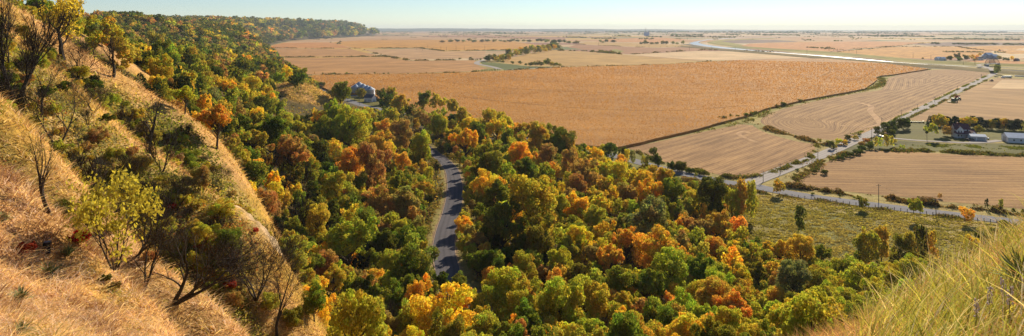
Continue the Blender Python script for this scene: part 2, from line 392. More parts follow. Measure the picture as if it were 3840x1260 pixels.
def field(name, px, z, mat, **k):
    return nobj(name, polymesh(name, px, z, mat, **k), kind='structure')
# dried standing corn: a real crop two metres high
t = NT('dried_corn'); P_ = t.pos(); gr = t.noise(P_, .55, 7, .72); 
st = t.noise(t('Mapping', {'Vector': P_, 'Rotation': (0,0,-ANG), 'Scale': (.02,.10,.1)}).outputs[0], 1, 6, .6)
bgn = t.noise(P_, .006, 4, .6)
f_ = t.math('ADD', t.math('MULTIPLY', gr, .6), t.math('MULTIPLY', st, .4))
cc = t.ramp(f_, [(.25, (.30,.14,.036)), (.5, (.46,.228,.06)), (.78, (.60,.325,.10))])
cc = t.mix(1.0, cc, t.ramp(bgn, [(.3, (.74,.72,.70)), (.7, (1.12,1.12,1.06))]), 'MULTIPLY')
CORN = t.done(t('BsdfPrincipled', {'Base Color': cc, 'Roughness': .9, 'Specular IOR Level': .12, 'Normal': t('Bump', {'Height': gr, 'Strength': 1, 'Distance': 1.2}).outputs[0]}).outputs[0])
CORNP = [(1147,288),(1180,281),(1400,278),(1640,275),(1800,269),(1920,264),(2147,250),(2318,247),(2500,240),(2658,231),(2770,226),(2880,222),(3000,220),(3107,219),(3221,229),(3340,240),(3482,258),(3350,279),(3300,284),(3286,290),(3290,297),(3275,310),(3243,332),(3135,352),(3022,372),(2880,404),(2800,432),(2715,455),(2602,486),(2488,512),(2408,532),(2300,554),(2150,540),(1950,500),(1760,452),(1560,415),(1440,384),(1400,352),(1290,350),(1245,342),(1190,318),(1168,303)]
nobj('corn_field', polymesh('corn_field', [gp(*p, z=1.9) for p in CORNP], 1.9, CORN, world=True, sides=1, jitter=.5), kind='stuff')
CORN_D = stubble('trampled_corn', ANG, (.20,.10,.03), (.40,.22,.07), period=5)
S1 = stubble('corn_stubble_brown', ANG, (.17,.085,.035), (.56,.36,.19), period=7, contrast=1)
S2 = stubble('corn_stubble_pink', ANG+PI/2, (.28,.16,.07), (.58,.39,.20), period=9, contrast=.8)
S3 = stubble('corn_stubble_warm', ANG, (.30,.15,.06), (.64,.38,.17), period=16, contrast=1.1)
S4 = stubble('corn_stubble_pale', ANG, (.38,.22,.12), (.66,.45,.27), period=22, contrast=.9)
SG = stubble('ripe_beans_gold', ANG, (.46,.22,.035), (.74,.42,.09), period=30, contrast=.5)
SO = stubble('ripe_field_orange', ANG, (.48,.21,.06), (.70,.36,.12), period=30, contrast=.5)
ST = stubble('mown_tan', R(-8), (.40,.25,.08), (.66,.44,.17), period=14, contrast=.7)
SR = stubble('reddish_soil_stubble', R(-5), (.30,.15,.08), (.50,.28,.15), period=20, contrast=.6)
SW = stubble('whitish_straw', R(-5), (.60,.42,.25), (.80,.62,.42), period=18, contrast=.6)
SP_ = stubble('purple_brown_soil', R(-5), (.16,.10,.09), (.28,.19,.15), period=18, contrast=.6)
GR = stubble('green_meadow_crop', R(10), (.10,.13,.03), (.19,.23,.07), period=14, contrast=.5)
YG = stubble('yellow_green_grass', R(-10), (.22,.21,.035), (.42,.38,.07), period=14, contrast=.5)
DKG = stubble('dark_ditch_grass', R(-10), (.06,.055,.02), (.15,.12,.05), period=14, contrast=.5)
GG = stubble('lawn_grass', R(-10), (.10,.12,.02), (.28,.24,.07), period=11, contrast=.3)
field('stubble_field', [(2345,553),(2430,540),(2520,520),(2610,500),(2700,482),(2780,466),(2822,470),(2846,487),(2884,503),(2969,526),(3050,541),(3058,558),(3035,590),(2985,612),(2930,634),(2880,655),(2810,668),(2745,668),(2690,654),(2583,633),(2477,604),(2395,570)], .05, S1)
field('stubble_field', [(2962,688),(3040,640),(3123,597),(3158,588),(3205,575),(3265,563),(3348,563),(3440,571),(3582,580),(3840,589),(4100,596),(4100,815),(3840,785),(3680,768),(3526,755),(3397,740),(3250,727),(3120,712),(3000,698)], .05, stubble('corn_stubble_brown', R(-3), (.18,.09,.035), (.58,.37,.18), period=5, contrast=1))
field('harvested_field', [(3408,450),(3450,428),(3560,373),(3680,312),(3745,291),(3840,297),(4100,305),(4100,462),(3840,452),(3482,456)], .05, S2)
field('straw_field', [(3757,299),(3840,301),(4000,304),(4000,336),(3840,334),(3717,332)], .12, SW)
# the swirl field: rows run along its curved edge
EDG = [(2848,462),(2848,452),(2865,437),(2900,420),(2946,406),(3010,390),(3073,376),(3135,364),(3192,354),(3250,345),(3305,338),(3318,318),(3332,292),(3380,278),(3448,267),(3500,262),(3550,260),(3640,264),(3712,274),(3675,297),(3560,350),(3391,429),(3323,465),(3243,503),(3180,530),(3120,531),(3060,524),(2960,503),(2900,484),(2860,470)]
E = [gp(*p) for p in EDG]; SPN = [gp(3010,445), gp(3140,400), gp(3400,330), gp(3560,286)]
Q = []
for i in range(len(E)):
    a = np.array(E[i]); b = np.array(E[(i+1) % len(E)]); k = max(1, int(np.hypot(*(b-a))/6))
    for j in range(k): Q.append(a+(b-a)*j/k)
Q = np.array(Q); Qs = Q.copy()
for _ in range(6): Qs = (np.roll(Qs, 1, 0)+2*Qs+np.roll(Qs, -1, 0))/4
spn = np.array([np.array(SPN[i])+(np.array(SPN[i+1])-np.array(SPN[i]))*t_ for i in range(len(SPN)-1) for t_ in np.linspace(0, 1, 12)])
near_ = spn[np.argmin(((Qs[:, None]-spn[None])**2).sum(2), 1)]
for _ in range(8): near_ = (np.roll(near_, 1, 0)+2*near_+np.roll(near_, -1, 0))/4
M_ = 14; V = []; U = []; dd = np.hypot(*(Qs-near_).T); cum = np.cumsum(np.hypot(*(Qs-np.roll(Qs, 1, 0)).T))
for k in range(M_+1):
    s_ = k/M_; pp = Qs*(1-s_)+near_*s_; V.append(np.c_[pp, np.full(len(pp), .06)]); U.append(np.c_[cum, s_*np.minimum(dd, dd.mean()*1.6)])
V = np.concatenate(V); U = np.concatenate(U); n_ = len(Qs); Fq = []
for k in range(M_):
    for i in range(n_): Fq.append((k*n_+i, k*n_+(i+1) % n_, (k+1)*n_+(i+1) % n_, (k+1)*n_+i))
t = NT('corn_stubble_swirl'); uvn = t('UVMap', uv_map='UVMap').outputs[0]
wv = t('TexWave', {'Vector': uvn, 'Scale': .314/6.5, 'Distortion': 1.6, 'Detail': 3, 'Detail Scale': .4}, bands_direction='Y').outputs['Fac']
w2 = t('TexWave', {'Vector': uvn, 'Scale': .314/2.2, 'Distortion': 2.5, 'Detail': 2}, bands_direction='Y').outputs['Fac']
stn = t.noise(t('Mapping', {'Vector': uvn, 'Scale': (.02,.16,.1)}).outputs[0], 1, 6, .6); grn = t.noise(t.pos(), .6, 7, .78)
f_ = t.math('ADD', t.math('ADD', t.math('MULTIPLY', wv, .12), t.math('MULTIPLY', w2, .18)), t.math('ADD', t.math('MULTIPLY', stn, .6), t.math('MULTIPLY', grn, .45)))
cc = t.ramp(f_, [(.48, (.14,.064,.02)), (.92, (.48,.28,.105))])
nobj('swirl_stubble_field', npmesh('swirl_stubble_field', V, Fq, t.done(t('BsdfPrincipled', {'Base Color': cc, 'Roughness': .95, 'Specular IOR Level': .1, 'Normal': t('Bump', {'Height': f_, 'Strength': .7, 'Distance': .5}).outputs[0]}).outputs[0]), uv=U), kind='structure')
# left and middle distance
field('stubble_field', [(1068,217),(1448,214),(1539,228),(1778,226),(1790,232),(1780,238),(1800,248),(1829,257),(1765,268),(1500,276),(1147,280),(1110,262),(1073,237)], .05, S3)
field('stubble_field', [(966,181),(1312,183),(1370,197),(1426,211),(1068,213),(1017,197)], .05, S3)
field('pale_stubble_field', [(1352,186),(1573,181),(1664,193),(1823,190),(1812,216),(1539,225)], .05, S4)
field('golden_field', [(1238,159),(1358,151),(1620,149),(1920,155),(2035,171),(2010,184),(1920,187),(1820,188),(1670,189),(1579,179),(1329,181),(1290,171)], .05, SG)
field('orange_field', [(1040,160),(1233,158),(1285,170),(1320,181),(971,179)], .05, SO)
field('pink_field', [(1085,156),(1200,146),(1320,140),(1560,138),(1900,146),(1920,153),(1600,147),(1358,149),(1238,157)], .05, S4)
field('pink_field', [(1300,139),(1420,133),(1800,133),(2120,140),(2120,150),(1920,145),(1560,136.5)], .05, SR)
field('green_crop', [(1800,231),(1854,236),(1900,240),(1973,249),(2093,251),(1980,257),(1939,263),(1895,264),(1870,254),(1835,246),(1808,241)], .05, GR)
field('mown_field', [(1872,229),(1900,222),(1960,208),(2000,197),(2040,188),(2065,186),(2150,190),(2290,200),(2350,206),(2560,222),(2655,228),(2500,238),(2318,245),(2147,248),(2100,250),(1980,246),(1900,238)], .08, ST)
field('straw_field', [(2350,205),(2440,200),(2500,197),(2620,191),(2700,192),(2900,196),(3030,208),(3100,218),(2990,219),(2880,221),(2770,225),(2660,228),(2560,221)], .12, SW)
field('reddish_field', [(2130,178),(2164,166),(2391,177),(2460,180),(2585,176),(2660,182),(2772,189),(2620,190),(2500,195),(2352,203),(2290,197)], .05, SR)
field('mown_field', [(2164,165),(2200,157),(2330,160),(2560,168),(2600,173),(2450,178),(2391,175)], .08, ST)
field('reddish_field', [(2290,146),(2460,140),(2580,146),(2530,157),(2480,160),(2330,158),(2230,156)], .05, SO)
field('yellow_patch', [(2290,187),(2310,184),(2340,192),(2330,197),(2300,196)], .16, YG)
field('orange_field', [(2760,176),(2810,164),(2880,161),(3000,158),(3278,155),(3475,160),(3346,174),(3136,189),(3107,194),(2950,185)], .05, SO)
field('brown_field', [(2688,152),(2730,148),(2900,150),(3000,157),(2880,160),(2800,163),(2760,163)], .05, SP_)
field('pale_field', [(2720,146),(2800,143),(3278,147),(3300,150),(3198,156),(3010,156),(2900,149)], .06, S4)
field('golden_field', [(3107,195),(3346,175),(3590,175),(3700,183),(3720,196),(3640,210),(3545,224),(3334,215),(3200,204)], .06, SG)
field('golden_field', [(3600,178),(3700,173),(4000,170),(4000,196),(3790,203),(3755,197),(3720,188)], .05, SG)
field('purple_field', [(3414,165),(3562,158),(3840,160),(3900,163),(3618,174),(3480,171)], .05, SP_)
field('orange_field', [(3600,228),(3760,226),(3840,231),(4000,238),(4000,250),(3840,242),(3700,237)], .05, SO)
# the grassy waterway between corn and stubble
field('grass_waterway', [(2600,499),(2690,483),(2780,462),(2848,441),(2865,428),(2946,400),(3073,369),(3192,349),(3290,334),(3313,316),(3326,292),(3380,275),(3482,259),(3420,262),(3330,279),(3290,284),(3292,298),(3272,314),(3240,334),(3130,355),(3020,376),(2880,410),(2802,438),(2717,461),(2604,492)], .03, YG)
field('farmyard_grass', [(3222,512),(3330,466),(3405,453),(3482,457),(3840,453),(4100,462),(4100,540),(3840,530),(3560,532),(3440,526),(3300,515)], .03, GG)
field('driveway_verge', [(3170,545),(3250,522),(3440,532),(3560,540),(3840,536),(4100,545),(4100,590),(3840,582),(3582,573),(3440,565),(3265,558),(3160,580)], .035, stubble('verge', R(-5), (.07,.085,.015), (.22,.20,.05), period=10, contrast=.3))
# ================================================================== ROADS
def ribbon(name, pts, width, z, mat, world=False, kind='structure', m=8):
    P = [(p if world else gp(*p)) for p in pts]
    P3 = [(p[0], p[1], (p[2] if len(p) > 2 else 0)+z) for p in P]; S = smooth_pl(P3, m)
    tng = np.gradient(S[:, :2], axis=0); tng /= np.hypot(*tng.T)[:, None]; nr = np.c_[-tng[:, 1], tng[:, 0]]
    cum = np.r_[0, np.cumsum(np.hypot(*np.diff(S[:, :2], axis=0).T))]
    V = []; U = []; K_ = 5
    for k in range(K_):
        s_ = k/(K_-1)-.5; V.append(np.c_[S[:, 0]-nr[:, 0]*s_*width, S[:, 1]-nr[:, 1]*s_*width, S[:, 2]+.04*(1-4*s_*s_)]); U.append(np.c_[np.full(len(S), s_+.5), cum])
    n_ = len(S); V = np.concatenate(V); U = np.concatenate(U)
    Fq = [(k*n_+i, (k+1)*n_+i, (k+1)*n_+i+1, k*n_+i+1) for k in range(K_-1) for i in range(n_-1)]
    return nobj(name, npmesh(name, V, Fq, mat, uv=U, smooth=True), kind=kind)
def roadmat(name, c1, c2, tracks=.25, edge=None, line=None):
    t = NT(name); uvn = t('UVMap', uv_map='UVMap').outputs[0]; sp = t('SeparateXYZ', {0: uvn}); u = sp.outputs[0]
    nz = t.noise(t.pos(), 1.2, 6, .65); lng = t.noise(t('Mapping', {'Vector': uvn, 'Scale': (9,.05,1)}).outputs[0], 1, 5, .6)
    c = t.ramp(t.math('ADD', t.math('MULTIPLY', nz, .5), t.math('MULTIPLY', lng, .5)), [(.3, c1), (.7, c2)])
    w_ = t.math('ABSOLUTE', t.math('SINE', t.math('MULTIPLY', u, 4*PI)))
    c = t.mix(t.math('MULTIPLY', w_, tracks), c, tuple(min(1, x*1.8) for x in c2))
    if line:
        d = t.math('ABSOLUTE', t.math('SUBTRACT', u, .5)); c = t.mix(t.math('MULTIPLY', t.math('LESS_THAN', d, .012), .8), c, line)
    if edge:
        d = t.math('ABSOLUTE', t.math('SUBTRACT', u, .5)); c = t.mix(t.math('GREATER_THAN', t.math('ADD', d, t.math('MULTIPLY', nz, .06)), .49), c, edge)
    return t.done(t('BsdfPrincipled', {'Base Color': c, 'Roughness': .95, 'Specular IOR Level': .08, 'Normal': t('Bump', {'Height': nz, 'Strength': .3, 'Distance': .03}).outputs[0]}).outputs[0])
ASPH = roadmat('worn_asphalt', (.055,.05,.055), (.10,.09,.095), .25, edge=(.32,.22,.14))
GREYR = roadmat('grey_county_road', (.145,.14,.15), (.22,.21,.22), .12, line=(.25,.2,.13))
GRAV = roadmat('gravel_road', (.24,.205,.18), (.34,.30,.265), .25)
nobj_road = ribbon('valley_road', [tuple(p) for p in ROADV], 6.4, .03, ASPH, world=True)
MAINB = [(1085,268),(1120,276),(1150,298),(1176,321),(1215,344),(1262,362),(1310,378),(1345,391),(1385,402),(1450,415),(1580,443),(1780,482),(2010,524),(2259,575),(2342,594),(2406,612),(2477,631),(2548,648),(2642,668),(2700,681),(2760,690),(2828,698),(2885,711),(3000,732),(3126,750),(3297,772),(3434,789),(3618,811),(3766,828),(3950,850),(4200,880)]
ribbon('county_road', MAINB, 9.0, .14, GREYR)
MAINA = [(2800,692),(2828,680),(2868,664),(2913,647),(3040,598),(3123,565),(3206,527),(3306,484),(3448,413),(3590,343),(3680,299),(3728,276),(3742,268)]
ribbon('gravel_road', MAINA, 9.0, .20, GRAV)
ribbon('farm_driveway', [(3195,535),(3230,521),(3278,514),(3358,520),(3440,527),(3558,533),(3640,536),(3700,533),(3750,527)], 5.0, .17, GRAV)
nobj('farmyard_gravel', polymesh('farmyard_gravel', [(3630,527),(3690,524),(3720,529),(3700,535),(3640,537)], .12, GRAV), kind='structure')
nobj('bin_yard_gravel', polymesh('bin_yard_gravel', [(1290,349),(1340,346),(1350,352),(1342,361),(1290,363),(1270,358)], .1, GREYR), kind='structure')
nobj('bin_yard_grass', polymesh('bin_yard_grass', [(1250,340),(1440,352),(1450,395),(1395,400),(1330,382),(1262,358)], .04, GG), kind='structure')
ribbon('farm_track', [(1827,224),(1800,229),(1788,235),(1793,241),(1820,246),(1850,252),(1875,260)], 12, .25, GRAV)
ribbon('field_track', [(1900,263),(2000,256),(2110,252),(2318,248),(2500,241),(2658,232),(2770,227),(2860,223)], 9, .2, GRAV)
# ================================================================== RIVER AND LEVEES
t = NT('river_water'); nz = t.noise(t.pos(), .25, 4, .6)
WAT = t.done(t('BsdfPrincipled', {'Base Color': (.10,.11,.12,1), 'Roughness': .28, 'IOR': 1.33, 'Specular IOR Level': .9, 'Normal': t('Bump', {'Height': nz, 'Strength': .35, 'Distance': .5}).outputs[0]}).outputs[0])
RUP = [(3000,138.5),(2800,142),(2719,145),(2660,149),(2628,155),(2620,160),(2640,166),(2680,172),(2740,179),(2884,191),(3073,206),(3215,216),(3310,225),(3400,235),(3560,245.6),(3700,250.2),(3840,255.5),(4100,265)]
RLO = [(4100,270),(3840,257.2),(3700,252),(3560,247.4),(3400,238),(3310,231),(3215,225),(3073,213),(2884,197),(2760,187),(2700,181),(2640,174),(2595,167),(2582,162),(2600,157),(2650,148.5),(2719,143.5),(2800,140.8),(3000,137.8)]
RM = [((a[0]+b[0])/2, (a[1]+b[1])/2) for a, b in zip(RUP, RLO[::-1])]
narrow = lambda P, Q: [(m[0]+(p[0]-m[0])*k, m[1]+(p[1]-m[1])*k) for p, m, k in zip(P, Q, [.9 if m[0] < 2790 else .26 if m[0] < 3330 else .12 for m in Q])]
field('river', narrow(RUP, RM)+narrow(RLO[::-1], RM)[::-1], .10, WAT)
field('river_mud_bank', RUP+RLO, .07, DKG)
def bank(name, pts, half, top, h, mat, m=6):
    P = [gp(*p) for p in pts]; S = smooth_pl([(p[0], p[1], 0) for p in P], m)
    tng = np.gradient(S[:, :2], axis=0); tng /= np.hypot(*tng.T)[:, None]; nr = np.c_[-tng[:, 1], tng[:, 0]]; n_ = len(S)
    V = np.concatenate([np.c_[S[:, :2]+nr*o, np.full(n_, zz)+fbm(S[:, 0]/30, S[:, 1]/30, 3)*.2] for o, zz in ((half, -.3), (top, h), (-top, h), (-half, -.3))])
    Fq = [((k+1)*n_+i, k*n_+i, k*n_+i+1, (k+1)*n_+i+1) for k in range(3) for i in range(n_-1)]
    Fq = [tuple(reversed(q)) for q in Fq]
    return nobj(name, npmesh(name, V, Fq, mat), kind='structure')
LEV = stubble('levee_grass', R(-10), (.17,.13,.04), (.34,.27,.09), period=14, contrast=.4)
ribbon('wheel_tracks', [(3326,502),(3308,472),(3284,440),(3263,418),(3268,404),(3258,394),(3210,384)], 5, .12, S4)
ribbon('wheel_tracks', [(3150,470),(3240,478),(3330,455),(3470,390),(3600,325)], 4, .12, S4)
ribbon('wheel_tracks', [(2810,500),(2790,492),(2770,503),(2800,520),(2840,535)], 3.5, .11, S4)
for TR_ in ([(3160,228),(3230,240),(3272,256),(3268,272),(3230,292),(3150,312)],[(3020,232),(3080,244),(3112,258),(3108,272),(3080,284)],[(2900,238),(2950,250),(2962,262),(2950,270)],[(1600,300),(1900,330),(2200,345),(2600,350),(2900,332),(3100,318)],[(1700,360),(2100,400),(2500,415),(2800,395)]):
    ribbon('crop_sprayer_track', [(*gp(*p, z=1.9), 1.9) for p in TR_], 3.0, .03, CORN_D, world=True)
bank('river_levee', [(2560,176),(2640,182),(2760,193),(2884,203),(3073,219),(3215,231),(3340,241),(3480,251),(3600,260),(3700,269),(3790,276),(3900,284),(4100,300)], 16, 3.5, 4.5, LEV)
bank('river_levee', [(2900,144),(2760,150),(2690,154),(2668,160),(2690,166),(2760,174),(2884,184),(3107,198),(3334,219),(3440,228),(3545,236),(3700,243),(3840,247),(4100,254)], 22, 3.5, 3.5, YG)
field('riverside_grass', [(2860,146),(2700,152),(2672,160),(2700,168),(2760,177),(2884,188),(3073,204),(3215,214),(3400,231),(3560,241),(3700,246),(3840,251),(3840,243),(3700,239),(3545,231),(3400,221),(3107,194),(2884,180),(2800,170),(2752,163),(2800,155)], .04, YG)
field('riverside_grass', [(2540,168),(2582,165),(2640,176),(2760,189),(2884,199),(3073,215),(3215,227),(3310,233),(3400,241),(3560,251),(3700,257),(3840,263),(4100,273),(4100,292),(3840,278),(3700,266),(3482,257),(3340,240),(3221,229),(3107,218),(2900,194),(2700,190),(2600,178)], .04, DKG)
ribbon('levee_road', [(3440,244),(3560,253),(3653,259),(3700,265),(3730,271)], 5, 4.6, GRAV)
ribbon('bridge_approach', [(3722,276,0),(3712,266,0),(3684,258,0),(3668,253,0),(3690,248.5,0)], 7, 4.9, GRAV)

# ================================================================== FOLIAGE
PAL = {'G': (.12,.145,.028), 'g': (.25,.27,.045), 'L': (.47,.46,.065), 'Y': (.74,.58,.075), 'O': (.68,.44,.085), 'R': (.46,.30,.11), 'N': (.045,.062,.025),
       'B': (.27,.20,.11), 'W': (.28,.29,.12), 'M': (.50,.44,.075)}
CNAME = {'G': 'dark green', 'g': 'green', 'L': 'lime green', 'Y': 'golden yellow', 'O': 'orange', 'R': 'rust brown', 'N': 'blackish green', 'B': 'brown', 'W': 'grey green', 'M': 'olive yellow'}
def unit(v): return v/np.maximum(np.linalg.norm(v, axis=-1, keepdims=True), 1e-9)
def quads(P, N, ln, wd, col, tw=None):
    """rhombic leaf faces at P facing N"""
    n = len(P); h = unit(rng.normal(size=(n, 3))); a = unit(np.cross(N, h)); b = np.cross(N, a)
    ln = np.asarray(ln).reshape(-1, 1) if hasattr(ln, '__len__') else ln; wd = np.asarray(wd).reshape(-1, 1) if hasattr(wd, '__len__') else wd
    V = np.stack([P+a*ln, P+b*wd+a*ln*.15, P-a*ln, P-b*wd+a*ln*.15], 1).reshape(-1, 3)
    return V, np.arange(4*n).reshape(n, 4), np.repeat(col, 4, 0)
def leafcloud(blobs, n, size, seed, fill=.5, var=.3, up=.25, cull=.72):
    r_ = np.random.default_rng(seed); B = np.array(blobs); wgt = B[:, 3]**2; k = int(n*1.9)
    bi = r_.choice(len(B), k, p=wgt/wgt.sum()); d = unit(r_.normal(size=(k, 3))+[0, 0, up]); b = B[bi]
    rr = 1.06-fill*r_.random(k)**1.6+.10*r_.random(k)**4; ripple = .82+.36*r_.random((len(B), 1))[bi, 0]
    P = b[:, :3]+d*(b[:, 3]*rr*ripple)[:, None]*[1, 1, .9]
    ok = np.ones(k, bool)
    for i, q in enumerate(B): ok &= (bi == i) | (((P-q[:3])**2).sum(1) > (q[3]*cull)**2)
    P = P[ok][:n]; d = d[ok][:n]; bi = bi[ok][:n]; k = len(P)
    N = unit(d*.55+r_.normal(size=(k, 3))*.6+[0, 0, .25])
    bc = 1+(r_.random((len(B), 3))-.5)*[.36, .26, .2]; c = bc[bi]*(1+(r_.random((k, 1))-.5)*2*var)*(1+(r_.random((k, 3))-.5)*[.3, .14, .1])
    s = size*(.6+.8*r_.random(k))
    return quads(P, N, s*.62, s*.42, c)
def crown_blobs(kind, rs):
    B = []
    if kind == 'round':
        for i in range(24):
            d = unit(rs.normal(size=3)); q = .17+.20*rs.random(); B.append((d[0]*q, d[1]*q, .58+d[2]*q*.95, .065+.15*rs.random()))
        B.append((0, 0, .55, .18))
    elif kind == 'tall':
        for i in range(22):
            z = .22+.72*rs.random(); w_ = .30*math.sin(PI*min(1, (z-.08)/.95))**.7; a = rs.random()*2*PI; B.append((math.cos(a)*w_, math.sin(a)*w_, z, .10+.10*rs.random()))
        B += [(0, 0, .45, .2), (0, 0, .7, .2), (0.04, 0, .88, .13)]
    elif kind == 'spread':
        for i in range(9):
            a = i*2.4+rs.random(); q = .18+.20*rs.random(); z = .50+.28*rs.random()
            for j in range(4): B.append((math.cos(a)*q+rs.normal()*.06, math.sin(a)*q+rs.normal()*.06, z+rs.normal()*.06+.03*j, .07+.07*rs.random()))
        for j in range(4): B.append((rs.normal()*.07, rs.normal()*.07, .74+.05*j, .13))
    elif kind == 'clump':
        for i in range(14):
            a = rs.random()*2*PI; q = .36*rs.random()**.5; B.append((math.cos(a)*q, math.sin(a)*q, .22+.55*rs.random()*(1-q), .14+.10*rs.random()))
    elif kind == 'cedar':
        for i in range(30):
            z = .08+.86*(i/29); w_ = .30*(1-z)**.75; a = i*2.4; B.append((math.cos(a)*w_, math.sin(a)*w_, z, .06+.11*(1-z)))
        for z in (.3, .5, .7): B.append((0, 0, z, .22*(1-z)+.05))
    return B
def sub_blobs(B, rs):
    out = []
    for x, y, z, r in B:
        out.append((x, y, z, r*.72))
        for k in range(4):
            d = unit(rs.normal(size=3)+[0, 0, .25]); out.append((x+d[0]*r*.72, y+d[1]*r*.72, z+d[2]*r*.66, r*(.26+.26*rs.random())))
    return out
CROWNS = {}
def proto(kind, v, lod):
    key = (kind, v, lod)
    if key in CROWNS: return CROWNS[key]
    rs = np.random.default_rng(100+v*7+len(kind)); B0 = crown_blobs(kind, rs); B = sub_blobs(B0, rs) if kind != 'cedar' else B0
    n, s = {'hi': (13000, .026), 'mid': (5200, .038), 'low': (1600, .062), 'far': (150, .16)}[lod]
    if kind == 'cedar': s *= .8
    V, Fq, c = leafcloud(B, n, s, 5+v, fill=.55, cull=.6 if lod in ('hi', 'mid') else .8)
    m = (V, Fq, c)
    if lod != 'far': m = (V, Fq, c, npmesh('crown', V, Fq, LEAF, c))
    b = MB(); z0 = .3 if kind != 'cedar' else .1
    if kind == 'clump':
        for i in range(5):
            a = i*1.3; b.tube([(.03*math.cos(a), .03*math.sin(a), -.03), (.12*math.cos(a), .12*math.sin(a), .25), (.2*math.cos(a), .2*math.sin(a), .5)], [.014, .01, .004], 5)
    else:
        kx, ky = rs.normal()*.03, rs.normal()*.03
        b.tube([(0, 0, -.04), (kx*.5, ky*.5, .12), (kx, ky, .32), (kx*1.6, ky*1.2, .55), (kx, ky, .85)], [.034, .026, .02, .013, .004], 7)
        if lod in ('hi', 'mid'):
            for q in B0[::1 if lod == 'hi' else 2]:
                zb = min(.5, max(.16, q[2]-.28)); p0 = Vector((kx, ky, zb)); p1 = Vector(q[:3]); mid = p0.lerp(p1, .5)+Vector((0, 0, -.03))
                b.tube([p0, mid, p1], [.012, .008, .003], 5)
    CROWNS[key] = (m, b.mesh('trunk', BARK) if lod != 'far' else None); return CROWNS[key]

TREES = []      # every spot: dict(x,y,z,w,h,kind,c)
def solve(px, py, wpx, ratio=1.35, kc=.60, y0=34.0, y1=2500.0):
    """where along the view of (px,py) a tree of this apparent width stands on the ground"""
    Y = y0*(y1/y0)**(np.arange(700)/699); X = (px-CX)/F*Y; zr = HC-(py-YH)/F*Y
    T = terrain(X, Y); h = ratio*wpx*Y/F
    i = np.argmax(zr-(T+kc*h) < 0)
    if i == 0: i = 1
    return X[i], Y[i], T[i], wpx*Y[i]/F, h[i]
def tree(px, py, wpx, c, kind=None, ratio=None, **k):
    ratio = ratio or {'N': 1.7}.get(c, 1.08+.25*random.random()-(.1 if wpx > 150 else 0))
    if kind is None: kind = 'cedar' if c == 'N' else random.choice(['round', 'tall', 'spread', 'round'])
    if kind == 'clump': ratio *= .75
    x, y, z, w_, h = solve(px, py, wpx*1.16, ratio, {'clump': .45, 'tall': .55, 'cedar': .45}.get(kind, .6), **k)
    TREES.append(dict(x=x, y=y, z=z, w=w_, h=h, kind=kind, c=c, hero=1))
